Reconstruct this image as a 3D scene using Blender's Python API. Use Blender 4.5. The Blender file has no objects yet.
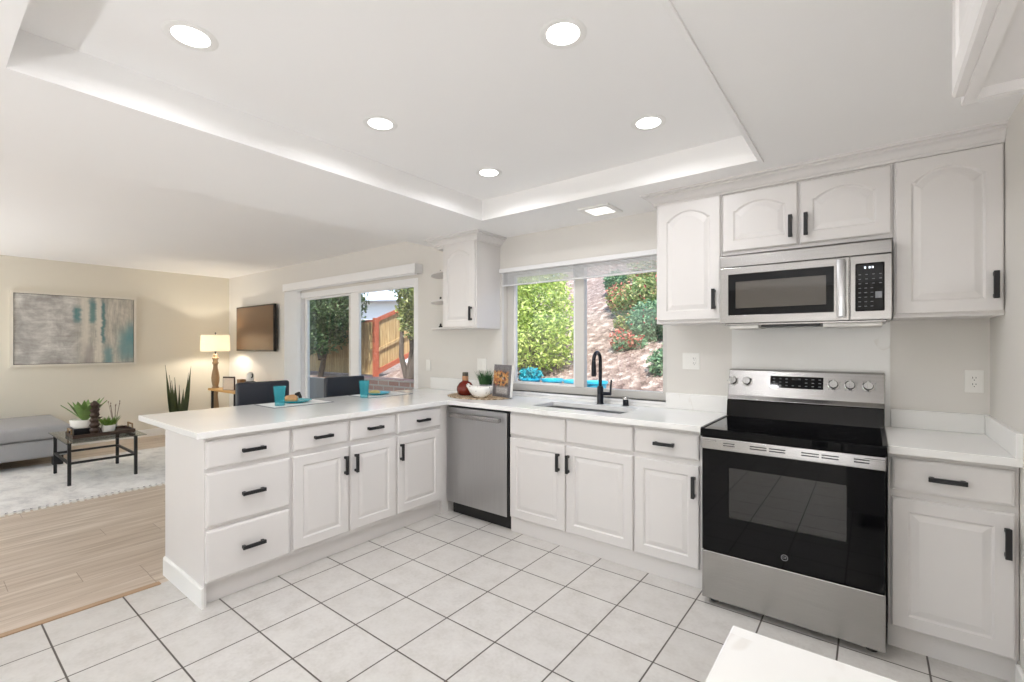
import bpy, bmesh, math, random
from mathutils import Vector, Matrix

sc = bpy.context.scene
COL = sc.collection
PI = math.pi

# ------------------------------------------------------------------ camera, sky, sun, exposure
cd = bpy.data.cameras.new('camera')
cam = bpy.data.objects.new('camera', cd)
COL.objects.link(cam)
cd.sensor_fit = 'HORIZONTAL'
cd.sensor_width = 36.0
cd.lens = 464.85 / 1024 * 36.0
cd.shift_y = (345.37 - 341.0) / 1024
cd.clip_start = 0.03
cam.location = (0, 0, 1.37)
cam.rotation_euler = (PI / 2, 0, math.radians(37.69))
sc.camera = cam

world = bpy.data.worlds.new('world')
sc.world = world
world.use_nodes = True
wn = world.node_tree
sky = wn.nodes.new('ShaderNodeTexSky')
sky.sky_type = 'NISHITA'
sky.sun_disc = False
sky.sun_elevation = math.radians(52)
sky.sun_rotation = math.radians(150)
bgn = wn.nodes['Background']
wn.links.new(sky.outputs[0], bgn.inputs[0])
bgn.inputs[1].default_value = 0.40

sd = bpy.data.lights.new('sun', 'SUN')
sd.energy = 7.2
sd.angle = math.radians(0.6)
sd.color = (1.0, 0.97, 0.93)
sun = bpy.data.objects.new('sun', sd)
COL.objects.link(sun)
sun.rotation_euler = Vector((-0.45, 0.60, -0.95)).to_track_quat('-Z', 'Y').to_euler()

sc.view_settings.view_transform = 'Standard'
sc.view_settings.look = 'None'
sc.view_settings.gamma = 1.0
sc.view_settings.use_curve_mapping = False
sc.view_settings.exposure = 0.10
sc.cycles.use_denoising = True
sc.cycles.max_bounces = 12
sc.cycles.diffuse_bounces = 8
sc.cycles.transparent_max_bounces = 16
sc.cycles.sample_clamp_indirect = 6.0
LAMP = 4.5          # watts of one ceiling downlight

# ------------------------------------------------------------------ material helpers
def lin(r, g, b):
    f = lambda c: (c / 12.92 if c <= 0.04045 else ((c + 0.055) / 1.055) ** 2.4)
    return (f(r / 255), f(g / 255), f(b / 255), 1)

class NT:
    def __init__(s, name):
        s.m = bpy.data.materials.new(name)
        s.m.use_nodes = True
        s.t = s.m.node_tree
        s.p = s.t.nodes['Principled BSDF']
    def n(s, typ, **kw):
        nd = s.t.nodes.new(typ)
        for k, v in kw.items():
            if k.startswith('i_'):
                nd.inputs[k[2:].replace('_', ' ')].default_value = v
            else:
                setattr(nd, k, v)
        return nd
    def l(s, a, b):
        s.t.links.new(a, b)
    def val(s, x, sock):
        if hasattr(x, 'is_linked'):
            s.l(x, sock)
        else:
            sock.default_value = x
    def math(s, op, a, b=None, clamp=False):
        nd = s.n('ShaderNodeMath', operation=op, use_clamp=clamp)
        s.val(a, nd.inputs[0])
        if b is not None:
            s.val(b, nd.inputs[1])
        return nd.outputs[0]
    def mix(s, fac, a, b):
        nd = s.n('ShaderNodeMix', data_type='RGBA')
        s.val(fac, nd.inputs[0]); s.val(a, nd.inputs[6]); s.val(b, nd.inputs[7])
        return nd.outputs[2]
    def ramp(s, x, stops):
        nd = s.n('ShaderNodeValToRGB')
        el = nd.color_ramp.elements
        while len(el) < len(stops):
            el.new(0.5)
        for e, (p, c) in zip(el, stops):
            e.position = p
            e.color = c if len(c) == 4 else (*c, 1)
        s.l(x, nd.inputs[0])
        return nd.outputs[0]
    def coord(s, kind='Object'):
        return s.n('ShaderNodeTexCoord').outputs[kind]
    def mapping(s, v, scale=(1, 1, 1), rot=(0, 0, 0), loc=(0, 0, 0)):
        nd = s.n('ShaderNodeMapping')
        s.l(v, nd.inputs[0])
        nd.inputs[1].default_value = loc; nd.inputs[2].default_value = rot; nd.inputs[3].default_value = scale
        return nd.outputs[0]
    def noise(s, v, scale=5, detail=3, rough=0.5, dist=0.0):
        nd = s.n('ShaderNodeTexNoise')
        s.l(v, nd.inputs['Vector'])
        nd.inputs['Scale'].default_value = scale; nd.inputs['Detail'].default_value = detail
        nd.inputs['Roughness'].default_value = rough; nd.inputs['Distortion'].default_value = dist
        return nd.outputs[0]
    def bump(s, h, strength=0.1, dist=0.01):
        nd = s.n('ShaderNodeBump')
        nd.inputs['Strength'].default_value = strength; nd.inputs['Distance'].default_value = dist
        s.l(h, nd.inputs['Height'])
        s.l(nd.outputs[0], s.p.inputs['Normal'])
    def base(s, c): s.val(c, s.p.inputs['Base Color'])
    def set(s, **kw):
        for k, v in kw.items():
            s.val(v, s.p.inputs[k.replace('_', ' ')])
        return s

def plain(name, col, rough=0.5, metal=0.0, var=0.04, nscale=8.0, bump=0.0, **kw):
    """a colour with a little procedural variation"""
    t = NT(name)
    v = t.coord()
    nz = t.noise(v, nscale, 3)
    a = tuple(min(1, c * (1 - var)) for c in col[:3]) + (1,)
    b = tuple(min(1, c * (1 + var)) for c in col[:3]) + (1,)
    t.base(t.mix(nz, a, b))
    t.set(Roughness=rough, Metallic=metal, **kw)
    if bump:
        t.bump(t.noise(v, nscale * 12, 2), bump, 0.002)
    return t.m

M = {}
M['wall'] = plain('wall_paint', lin(223, 220, 215), 0.75, var=0.012, nscale=2, bump=0.05)
M['wall_warm_lit'] = plain('warm_lit_wall_paint', lin(220, 214, 200), 0.75, var=0.012, nscale=2, bump=0.05)  # wall paint with the living room's warm lamp light put into the colour
M['ceil'] = plain('ceiling_paint', lin(243, 242, 241), 0.85, var=0.01, nscale=2, bump=0.06)
M['cab'] = plain('cabinet_paint', lin(220, 217, 215), 0.38, var=0.012, nscale=6)
M['trim'] = plain('trim_paint', lin(236, 235, 232), 0.45, var=0.01)
M['vinyl'] = plain('window_vinyl', lin(240, 240, 241), 0.4, var=0.01)
M['alum'] = plain('window_aluminium', lin(214, 211, 206), 0.4, var=0.02)
M['blackmetal'] = plain('black_metal', lin(26, 26, 28), 0.45, var=0.1)
M['bronze'] = plain('dark_faucet_metal', lin(44, 46, 52), 0.3, metal=0.7, var=0.05)
M['chrome'] = plain('chrome', lin(205, 205, 205), 0.12, metal=1.0, var=0.02)
M['blackplastic'] = plain('black_plastic', lin(14, 14, 16), 0.35, var=0.1)
M['plate_white'] = plain('white_plastic', lin(238, 237, 233), 0.35, var=0.01)
M['blackglass'] = plain('black_glass', lin(5, 5, 7), 0.04, var=0.1, Specular_IOR_Level=0.22)
M['slotdark'] = plain('dark_slot', lin(40, 40, 40), 0.6)
M['keygrey'] = plain('printed_grey', lin(132, 134, 138), 0.5)
M['burnermark'] = plain('burner_mark', lin(34, 34, 37), 0.2)
M['keywhite'] = plain('printed_white', lin(225, 226, 230), 0.5)
M['rackmetal'] = plain('oven_rack_metal', lin(120, 120, 122), 0.35, metal=0.8)
M['oveninside'] = plain('oven_enamel', lin(86, 86, 88), 0.5)
M['navy'] = plain('navy_leather', lin(31, 35, 46), 0.4, var=0.12, nscale=20, bump=0.12)
M['darkwood'] = plain('dark_wood', lin(66, 48, 38), 0.5, var=0.2)
M['tealmat'] = plain('teal_glaze', lin(72, 176, 188), 0.25, var=0.08)
M['bread'] = plain('bread_crust', lin(206, 158, 112), 0.7, var=0.25, nscale=30)
M['bread_green'] = plain('pale_crust', lin(190, 172, 112), 0.7, var=0.25, nscale=30)
M['placemat'] = plain('placemat_cloth', lin(236, 236, 234), 0.8, var=0.03, nscale=60, bump=0.1)
M['placemat_edge'] = plain('placemat_hem', lin(120, 122, 126), 0.8, var=0.1)
M['ceramic'] = plain('white_ceramic', lin(238, 236, 230), 0.25, var=0.02)
M['soil'] = plain('potting_soil', lin(60, 46, 36), 0.95, var=0.3, nscale=60)
M['syrup'] = plain('red_brown_glass', lin(112, 34, 22), 0.12, var=0.25, nscale=14)
M['cork'] = plain('bottle_cap', lin(70, 66, 54), 0.5, var=0.15)
M['label'] = plain('neck_label', lin(186, 140, 104), 0.6, var=0.1)
M['cream_cer'] = plain('cream_ceramic', lin(226, 222, 212), 0.3, var=0.03)
M['pot_grey'] = plain('grey_pot', lin(164, 168, 172), 0.4, var=0.05)
M['grass'] = plain('grass_blade', lin(62, 104, 62), 0.6, var=0.35, nscale=40)
M['snake'] = plain('snake_leaf', lin(66, 76, 44), 0.45, var=0.4, nscale=18)
M['leafbright'] = plain('succulent_leaf', lin(112, 142, 76), 0.45, var=0.35, nscale=18)
M['leafmid'] = plain('small_plant_leaf', lin(112, 146, 62), 0.5, var=0.35, nscale=30)
M['twig'] = plain('dried_twig', lin(140, 122, 108), 0.8, var=0.2)
M['oak'] = plain('honey_wood', lin(206, 160, 96), 0.5, var=0.12, nscale=10)
M['turned'] = plain('weathered_wood', lin(158, 132, 100), 0.65, var=0.18, nscale=14)
M['sofa'] = plain('grey_fabric', lin(164, 164, 166), 0.95, var=0.06, nscale=120, bump=0.3)
M['slatblind'] = plain('blind_slat', lin(244, 245, 246), 0.5, var=0.02, Transmission_Weight=0.0)
M['clockface'] = plain('printed_card', lin(222, 206, 188), 0.7, var=0.12, nscale=30)
M['boxbrown'] = plain('brown_box', lin(136, 100, 66), 0.7, var=0.1)
M['turq'] = plain('turquoise_pot', lin(40, 178, 214), 0.35, var=0.08)
M['bark'] = plain('bark', lin(84, 72, 66), 0.9, var=0.35, nscale=20, bump=0.4)
M['housewall'] = plain('pale_stucco', lin(216, 220, 226), 0.9, var=0.03)
M['houseroof'] = plain('pale_roof', lin(196, 206, 220), 0.8, var=0.06, nscale=4)
M['redwood'] = plain('red_stained_wood', lin(166, 84, 60), 0.7, var=0.18, nscale=10)
M['patio'] = plain('concrete', lin(176, 172, 164), 0.9, var=0.08, nscale=3)
M['rugfringe'] = plain('rug_fringe', lin(226, 223, 216), 0.95, var=0.1, nscale=60)
M['fabriccream'] = plain('pan_diffuser', lin(250, 250, 248), 0.5)

def emis(name, col, strength):
    t = NT(name)
    t.base((0.9, 0.9, 0.9, 1))
    t.p.inputs['Emission Color'].default_value = col
    t.p.inputs['Emission Strength'].default_value = strength
    return t.m
M['ledwhite'] = emis('led_lens', (1, 0.98, 0.95, 1), 7.0)
M['ledpanel'] = emis('led_panel', (1, 0.97, 0.92, 1), 1.1)
M['display'] = emis('lit_digits', (0.75, 0.85, 1.0, 1), 1.2)
M['indicator'] = emis('warm_bulb', (1.0, 0.72, 0.42, 1), 6.0)

def m_glass(name, tint=(1, 1, 1, 1), rough=0.0, ior=1.5):
    t = NT(name)
    t.t.nodes.remove(t.p)
    tr = t.n('ShaderNodeBsdfTransparent'); tr.inputs[0].default_value = tint
    gl = t.n('ShaderNodeBsdfGlossy'); gl.inputs['Roughness'].default_value = rough
    lw = t.n('ShaderNodeLayerWeight')
    f5 = t.math('POWER', lw.outputs['Facing'], 5.0)
    k = ((ior - 1) / (ior + 1)) ** 2
    fr = t.math('ADD', t.math('MULTIPLY', f5, 1 - k), k)
    mx = t.n('ShaderNodeMixShader')
    t.l(fr, mx.inputs[0]); t.l(tr.outputs[0], mx.inputs[1]); t.l(gl.outputs[0], mx.inputs[2])
    t.l(mx.outputs[0], t.t.nodes['Material Output'].inputs[0])
    return t.m
M['pane'] = m_glass('pane_glass', (0.96, 0.98, 0.97, 1))
M['tableglass'] = m_glass('table_glass', (0.72, 0.76, 0.74, 1))
M['ovenglass'] = m_glass('oven_window_glass', (0.42, 0.42, 0.43, 1), ior=1.75)
M['clearglass'] = m_glass('clear_glass', (0.9, 0.92, 0.92, 1))
def m_tumbler():
    t = NT('teal_tumbler_glass')
    t.base(lin(112, 204, 214)); t.set(Roughness=0.12)
    t.t.nodes.remove(t.t.nodes['Material Output'])
    out = t.n('ShaderNodeOutputMaterial')
    tr = t.n('ShaderNodeBsdfTransparent'); tr.inputs[0].default_value = (.66, .92, .95, 1)
    tl = t.n('ShaderNodeBsdfTranslucent'); tl.inputs[0].default_value = lin(120, 214, 224)
    m1 = t.n('ShaderNodeMixShader'); m1.inputs[0].default_value = .5
    t.l(t.p.outputs[0], m1.inputs[1]); t.l(tl.outputs[0], m1.inputs[2])
    m2 = t.n('ShaderNodeMixShader'); m2.inputs[0].default_value = .68
    t.l(m1.outputs[0], m2.inputs[1]); t.l(tr.outputs[0], m2.inputs[2]); t.l(m2.outputs[0], out.inputs[0])
    return t.m
M['tealglass'] = m_tumbler()

def m_steel(name, axis, rough=0.27, col=(172, 170, 168)):
    t = NT(name)
    v = t.coord()
    s = [3.0, 3.0, 3.0]
    for i in range(3):
        if i != axis:
            s[i] = 420.0
    nz = t.noise(t.mapping(v, tuple(s)), 1.0, 2)
    t.base(t.mix(nz, lin(*[c - 14 for c in col]), lin(*[c + 10 for c in col])))
    t.set(Metallic=1.0, Roughness=t.math('MULTIPLY_ADD', nz, 0.10) if False else rough)
    t.bump(nz, 0.04, 0.001)
    return t.m
M['steel'] = m_steel('brushed_steel', 0)
M['steelv'] = m_steel('brushed_steel_upright', 2, 0.30, (194, 194, 195))
M['sink'] = m_steel('sink_steel', 0, 0.3, (196, 196, 196))

def m_tile():
    t = NT('floor_tile')
    v = t.n('ShaderNodeNewGeometry').outputs['Position']
    sp = t.n('ShaderNodeSeparateXYZ'); t.l(v, sp.inputs[0])
    P = 0.3137
    def line(o, off):
        x = t.math('DIVIDE', t.math('SUBTRACT', o, off), P)
        fr = t.math('FRACT', t.math('ADD', x, 100.0))
        d = t.math('MINIMUM', fr, t.math('SUBTRACT', 1.0, fr))
        return d, t.math('FLOOR', t.math('ADD', x, 100.0))
    dx, ix = line(sp.outputs[0], -2.629)
    dy, iy = line(sp.outputs[1], 0.708)
    d = t.math('MINIMUM', dx, dy)
    mp = t.n('ShaderNodeMapRange'); mp.interpolation_type = 'SMOOTHSTEP'
    t.l(d, mp.inputs[0]); mp.inputs[1].default_value = 0.009; mp.inputs[2].default_value = 0.014
    cmb = t.n('ShaderNodeCombineXYZ'); t.l(ix, cmb.inputs[0]); t.l(iy, cmb.inputs[1])
    wn_ = t.n('ShaderNodeTexWhiteNoise'); t.l(cmb.outputs[0], wn_.inputs[0])
    n1 = t.noise(v, 9, 6, 0.65); n2 = t.noise(v, 60, 2)
    nn = t.math('ADD', t.math('MULTIPLY', n1, 0.7), t.math('MULTIPLY', n2, 0.3))
    c = t.ramp(nn, [(0.30, lin(190, 186, 180)), (0.52, lin(206, 203, 199)), (0.7, lin(214, 212, 208))])
    c2 = t.mix(t.math('MULTIPLY', wn_.outputs[0], 0.35), c, lin(198, 195, 190))
    t.base(t.mix(mp.outputs[0], lin(84, 77, 72), c2))
    t.set(Roughness=0.34)
    h = t.math('ADD', mp.outputs[0], t.math('MULTIPLY', n1, 0.08))
    t.bump(h, 0.25, 0.003)
    return t.m
M['tile'] = m_tile()

def m_planks():
    t = NT('floor_planks')
    v = t.n('ShaderNodeNewGeometry').outputs['Position']
    sp = t.n('ShaderNodeSeparateXYZ'); t.l(v, sp.inputs[0])
    x = t.math('DIVIDE', sp.outputs[0], 0.19)
    ix = t.math('FLOOR', x); fx = t.math('FRACT', t.math('ADD', x, 200.0))
    wn_ = t.n('ShaderNodeTexWhiteNoise'); wn_.noise_dimensions = '1D'; t.l(ix, wn_.inputs['W'])
    y = t.math('ADD', t.math('DIVIDE', sp.outputs[1], 1.3), t.math('MULTIPLY', wn_.outputs[0], 3.0))
    iy = t.math('FLOOR', y); fy = t.math('FRACT', t.math('ADD', y, 200.0))
    cmb = t.n('ShaderNodeCombineXYZ'); t.l(ix, cmb.inputs[0]); t.l(iy, cmb.inputs[1])
    w2 = t.n('ShaderNodeTexWhiteNoise'); t.l(cmb.outputs[0], w2.inputs[0])
    off = t.n('ShaderNodeVectorMath', operation='ADD')
    t.l(v, off.inputs[0]); t.l(w2.outputs[1], off.inputs[1])
    g = t.noise(t.mapping(off.outputs[0], (22, 1.4, 1)), 1.0, 5, 0.6, 0.6)
    g2 = t.noise(t.mapping(off.outputs[0], (90, 3, 1)), 1.0, 3)
    gg = t.math('ADD', t.math('MULTIPLY', g, 0.75), t.math('MULTIPLY', g2, 0.25))
    c = t.ramp(gg, [(0.30, lin(158, 138, 119)), (0.5, lin(198, 183, 166)), (0.70, lin(226, 216, 204))])
    c = t.mix(t.math('MULTIPLY', w2.outputs[0], 0.4), c, lin(184, 166, 148))
    e1 = t.math('LESS_THAN', t.math('MINIMUM', fx, t.math('SUBTRACT', 1.0, fx)), 0.008)
    e2 = t.math('LESS_THAN', t.math('MINIMUM', fy, t.math('SUBTRACT', 1.0, fy)), 0.0015)
    t.base(t.mix(t.math('MULTIPLY', t.math('MAXIMUM', e1, e2), 0.5), c, lin(110, 86, 66)))
    t.set(Roughness=0.42)
    t.bump(gg, 0.06, 0.002)
    return t.m
M['planks'] = m_planks()

def m_quartz(name, vein=0.35, scale=1.3, seed=0.0):
    t = NT(name)
    v = t.mapping(t.n('ShaderNodeNewGeometry').outputs['Position'], (1, 1, 1), (0.4, 0.3, 0.7 + seed), (seed * 3, 0, 0))
    n = t.noise(v, scale, 5, 0.55, 1.6)
    d = t.math('ABSOLUTE', t.math('SUBTRACT', n, 0.5))
    mp = t.n('ShaderNodeMapRange'); mp.interpolation_type = 'SMOOTHSTEP'
    t.l(d, mp.inputs[0]); mp.inputs[1].default_value = 0.0; mp.inputs[2].default_value = 0.022
    mp.inputs[3].default_value = 1.0; mp.inputs[4].default_value = 0.0
    patch = t.noise(v, 0.9, 2)
    k = t.math('MULTIPLY', t.math('MULTIPLY', mp.outputs[0], vein), t.math('GREATER_THAN', patch, 0.5))
    cl = t.noise(v, 3, 4)
    c = t.mix(cl, lin(233, 232, 229), lin(241, 241, 240))
    t.base(t.mix(k, c, lin(196, 186, 172)))
    t.set(Roughness=0.16)
    return t.m
M['quartz'] = m_quartz('white_quartz', 0.16)
M['slab'] = m_quartz('marbled_quartz_slab', 0.22, 0.8, 1.35)

def m_rug():
    t = NT('rug_weave')
    v = t.coord()
    n = t.noise(t.mapping(v, (1, 1.6, 1)), 3.2, 6, 0.7, 0.4)
    n2 = t.noise(v, 160, 2)
    c = t.ramp(n, [(0.36, lin(200, 199, 198)), (0.5, lin(228, 226, 223)), (0.62, lin(240, 239, 236))])
    t.base(t.mix(t.math('MULTIPLY', n2, 0.25), c, lin(182, 178, 172)))
    t.set(Roughness=0.95)
    t.bump(n2, 0.4, 0.004)
    return t.m
M['rug'] = m_rug()

def m_wicker():
    t = NT('woven_reed')
    v = t.coord()
    sp = t.n('ShaderNodeSeparateXYZ'); t.l(v, sp.inputs[0])
    r = t.math('SQRT', t.math('ADD', t.math('POWER', sp.outputs[0], 2.0), t.math('POWER', sp.outputs[1], 2.0)))
    w = t.math('SINE', t.math('MULTIPLY', r, 420.0))
    n = t.noise(v, 55, 3)
    f = t.math('ADD', t.math('MULTIPLY', w, 0.2), n)
    t.base(t.ramp(f, [(0.25, lin(120, 92, 64)), (0.55, lin(196, 172, 140)), (0.8, lin(222, 208, 184))]))
    t.set(Roughness=0.85)
    t.bump(w, 0.4, 0.003)
    return t.m
M['wicker'] = m_wicker()

def softbox(t, u, w, u0, u1, w0, w1, s=0.02, s2=None):
    s2 = s2 or s
    def edge(x, a, sm, inv):
        mp = t.n('ShaderNodeMapRange'); mp.interpolation_type = 'SMOOTHSTEP'
        t.l(x, mp.inputs[0]); mp.inputs[1].default_value = a - sm; mp.inputs[2].default_value = a + sm
        if inv:
            mp.inputs[3].default_value = 1; mp.inputs[4].default_value = 0
        return mp.outputs[0]
    a = t.math('MULTIPLY', edge(u, u0, s, False), edge(u, u1, s, True))
    b = t.math('MULTIPLY', edge(w, w0, s2, False), edge(w, w1, s2, True))
    return t.math('MULTIPLY', a, b)

def m_painting():
    t = NT('painted_canvas')
    g = t.coord('Generated')
    sp = t.n('ShaderNodeSeparateXYZ'); t.l(g, sp.inputs[0])
    wob = t.noise(t.mapping(g, (1, 6, 14)), 1.0, 4, 0.6)
    u = t.math('ADD', sp.outputs[1], t.math('MULTIPLY', t.math('SUBTRACT', wob, 0.5), 0.06))
    w = t.math('ADD', sp.outputs[2], t.math('MULTIPLY', t.math('SUBTRACT', wob, 0.5), 0.14))
    str_h = t.noise(t.mapping(g, (1, 4.5, 17)), 1.0, 6, 0.72, 0.5)
    str_v = t.noise(t.mapping(g, (1, 26, 2.6)), 1.0, 5, 0.7)
    blot = t.noise(t.mapping(g, (1, 5, 3)), 1.0, 5, 0.65, 0.5)
    base = t.ramp(t.math('ADD', t.math('MULTIPLY', str_h, 0.38), t.math('MULTIPLY', blot, 0.62)),
                  [(0.32, lin(136, 128, 124)), (0.47, lin(172, 169, 165)), (0.62, lin(212, 210, 204))])
    right = t.ramp(t.math('ADD', t.math('MULTIPLY', str_v, 0.6), t.math('MULTIPLY', blot, 0.4)),
                   [(0.34, lin(134, 138, 136)), (0.5, lin(176, 172, 162)), (0.66, lin(214, 208, 196))])
    c = t.mix(softbox(t, u, w, 0.50, 1.2, -1, 2, 0.08), base, right)
    cream = lin(212, 206, 194)
    teal = lin(74, 128, 132); teal2 = lin(92, 144, 150)
    def lay(c, col, box, k=1.0, grain=str_v):
        m = t.math('MULTIPLY', box, t.math('MULTIPLY_ADD' if False else 'ADD', t.math('MULTIPLY', grain, 0.7), 0.45), True)
        return t.mix(t.math('MULTIPLY', m, k), c, col)
    c = lay(c, cream, softbox(t, u, w, 0.53, 0.60, 0.05, 1.1, 0.02, 0.1), 0.9)
    c = lay(c, cream, softbox(t, u, w, 0.655, 0.705, -0.1, 1.1, 0.012, 0.1), 1.0)
    c = lay(c, teal, softbox(t, u, w, 0.46, 0.52, 0.62, 0.84, 0.02, 0.05), 1.0)
    c = lay(c, teal, softbox(t, u, w, 0.60, 0.65, 0.62, 0.94, 0.018, 0.05), 1.0)
    c = lay(c, teal2, softbox(t, u, w, 0.60, 0.645, 0.9, 1.1, 0.02, 0.05), 0.4)
    c = lay(c, lin(64, 118, 124), softbox(t, u, w, 0.705, 0.735, 0.30, 0.95, 0.012, 0.06), 1.0)
    c = lay(c, teal2, softbox(t, u, w, 0.73, 0.80, -0.1, 0.24, 0.03, 0.08), 0.9)
    c = lay(c, teal2, softbox(t, u, w, 0.86, 1.2, 0.05, 0.5, 0.05, 0.12), 0.9)
    c = lay(c, teal2, softbox(t, u, w, 0.93, 1.2, 0.3, 0.62, 0.03, 0.1), 0.7)
    c = lay(c, lin(120, 108, 112), softbox(t, u, w, 0.55, 0.63, -0.1, 0.26, 0.03, 0.1), 0.6)
    t.base(c)
    t.set(Roughness=0.75)
    t.bump(str_h, 0.15, 0.003)
    return t.m
M['painting'] = m_painting()

def m_tv():
    t = NT('tv_screen')
    t.base(lin(104, 78, 54)); t.set(Roughness=0.3)  # brown reflection of the warm room put into the screen colour
    return t.m
M['tv'] = m_tv()

def m_shade():
    t = NT('linen_shade')
    t.t.nodes.remove(t.p)
    v = t.coord()
    wv = t.noise(t.mapping(v, (200, 200, 60)), 1.0, 2)
    c = t.mix(wv, lin(232, 224, 210), lin(246, 240, 230))
    d = t.n('ShaderNodeBsdfDiffuse'); tr = t.n('ShaderNodeBsdfTranslucent')
    t.l(c, d.inputs[0]); t.l(c, tr.inputs[0])
    mx = t.n('ShaderNodeMixShader'); mx.inputs[0].default_value = 0.5
    t.l(d.outputs[0], mx.inputs[1]); t.l(tr.outputs[0], mx.inputs[2])
    t.l(mx.outputs[0], t.t.nodes['Material Output'].inputs[0])
    return t.m
M['shade'] = m_shade()

def m_cover():
    t = NT('cookbook_cover')
    g = t.coord('Generated')
    sp = t.n('ShaderNodeSeparateXYZ'); t.l(g, sp.inputs[0])
    vo = t.n('ShaderNodeTexVoronoi'); t.l(t.mapping(g, (12, 1, 15)), vo.inputs[0]); vo.inputs['Scale'].default_value = 1.0
    pal = t.ramp(t.noise(vo.outputs['Position'], 1.7, 2), [(0.3, lin(52, 42, 40)), (0.44, lin(92, 74, 66)), (0.52, lin(196, 128, 60)), (0.58, lin(206, 170, 110)), (0.66, lin(150, 62, 44)), (0.74, lin(216, 212, 206))])
    dark = t.mix(t.noise(t.mapping(g, (14, 1, 16)), 1.0, 3), lin(58, 56, 60), lin(142, 140, 144))
    c = t.mix(softbox(t, sp.outputs[0], sp.outputs[2], 0.0, 0.86, 0.34, 0.80, 0.06, 0.05), dark, pal)
    c = t.mix(t.math('MULTIPLY', softbox(t, sp.outputs[0], sp.outputs[2], 0.2, 0.85, 0.10, 0.30, 0.05, 0.04), t.noise(t.mapping(g, (22, 1, 22)), 1.0, 2)), c, lin(232, 230, 228))
    t.base(c); t.set(Roughness=0.35)
    return t.m
M['cover'] = m_cover()

def m_bowl():
    t = NT('speckled_ceramic')
    v = t.coord()
    vo = t.n('ShaderNodeTexVoronoi'); t.l(v, vo.inputs[0]); vo.inputs['Scale'].default_value = 34
    k = t.math('LESS_THAN', vo.outputs['Distance'], 0.17)
    t.base(t.mix(k, lin(240, 238, 233), lin(84, 80, 72)))
    t.set(Roughness=0.3)
    return t.m
M['bowl'] = m_bowl()

def m_brick():
    t = NT('old_brick')
    v = t.coord()
    sp = t.n('ShaderNodeSeparateXYZ'); t.l(v, sp.inputs[0])
    cmb = t.n('ShaderNodeCombineXYZ'); t.l(sp.outputs[0], cmb.inputs[0]); t.l(sp.outputs[2], cmb.inputs[1])
    b = t.n('ShaderNodeTexBrick'); t.l(cmb.outputs[0], b.inputs['Vector'])
    b.inputs['Scale'].default_value = 1.0
    b.inputs['Color1'].default_value = lin(176, 112, 100); b.inputs['Color2'].default_value = lin(206, 168, 156)
    b.inputs['Mortar'].default_value = lin(214, 208, 202)
    b.inputs['Mortar Size'].default_value = 0.012; b.inputs['Brick Width'].default_value = 0.24; b.inputs['Row Height'].default_value = 0.08
    n = t.noise(v, 14, 4)
    t.base(t.mix(t.math('MULTIPLY', n, 0.6), b.outputs[0], lin(186, 156, 150)))
    t.set(Roughness=0.9)
    t.bump(b.outputs['Fac'], 0.5, 0.01)
    return t.m
M['brick'] = m_brick()

def m_boards():
    t = NT('fence_boards')
    v = t.coord()
    sp = t.n('ShaderNodeSeparateXYZ'); t.l(v, sp.inputs[0])
    g = t.noise(t.mapping(v, (30, 30, 2.2)), 1.0, 4, 0.6)
    i = t.math('FLOOR', t.math('DIVIDE', sp.outputs[0], 0.145))
    w = t.n('ShaderNodeTexWhiteNoise'); w.noise_dimensions = '1D'; t.l(i, w.inputs['W'])
    c = t.ramp(g, [(0.3, lin(136, 106, 70)), (0.5, lin(182, 150, 104)), (0.7, lin(208, 182, 138))])
    t.base(t.mix(t.math('MULTIPLY', w.outputs[0], 0.4), c, lin(150, 124, 84)))
    t.set(Roughness=0.85)
    t.bump(g, 0.2, 0.004)
    return t.m
M['boards'] = m_boards()

def m_hill():
    t = NT('mulch_slope')
    v = t.n('ShaderNodeNewGeometry').outputs['Position']
    vo = t.n('ShaderNodeTexVoronoi'); t.l(v, vo.inputs[0]); vo.inputs['Scale'].default_value = 32
    n = t.noise(v, 1.6, 5, 0.6)
    c1 = t.ramp(t.noise(vo.outputs['Position'], 9.7, 2), [(0.3, lin(84, 64, 58)), (0.43, lin(136, 112, 104)), (0.56, lin(164, 142, 132)), (0.70, lin(216, 204, 194))])
    t.base(t.mix(t.math('MULTIPLY', n, 0.45), c1, lin(148, 126, 116)))
    t.set(Roughness=0.95)
    t.bump(vo.outputs['Distance'], 0.8, 0.03)
    return t.m
M['hill'] = m_hill()

def m_leaf(name, a, b, c, rough=0.45):
    t = NT(name)
    oi = t.n('ShaderNodeNewGeometry')
    r = oi.outputs['Random Per Island']
    t.base(t.ramp(r, [(0.05, lin(*a)), (0.5, lin(*b)), (0.95, lin(*c))]))
    t.set(Roughness=rough)
    t.p.inputs['Subsurface Weight'].default_value = 0.0
    d = t.n('ShaderNodeBsdfTranslucent')
    t.l(t.t.nodes['Color Ramp'].outputs[0], d.inputs[0])
    mx = t.n('ShaderNodeMixShader'); mx.inputs[0].default_value = 0.35
    t.l(t.p.outputs[0], mx.inputs[1]); t.l(d.outputs[0], mx.inputs[2])
    t.l(mx.outputs[0], t.t.nodes['Material Output'].inputs[0])
    return t.m
M['leaf_yellow'] = m_leaf('yellow_green_leaf', (128, 156, 62), (190, 208, 104), (234, 238, 160))
M['leaf_dark'] = m_leaf('dark_green_leaf', (40, 66, 40), (70, 98, 58), (112, 138, 88))
M['leaf_olive'] = m_leaf('olive_leaf', (74, 88, 44), (122, 136, 70), (182, 184, 110))
M['leaf_mid'] = m_leaf('mid_green_leaf', (92, 122, 70), (142, 166, 96), (204, 196, 138))
M['leaf_blue'] = m_leaf('blue_green_leaf', (74, 116, 88), (110, 152, 116), (168, 194, 152))
M['leaf_red'] = m_leaf('red_bloom', (196, 72, 84), (220, 120, 112), (232, 168, 140))
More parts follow.
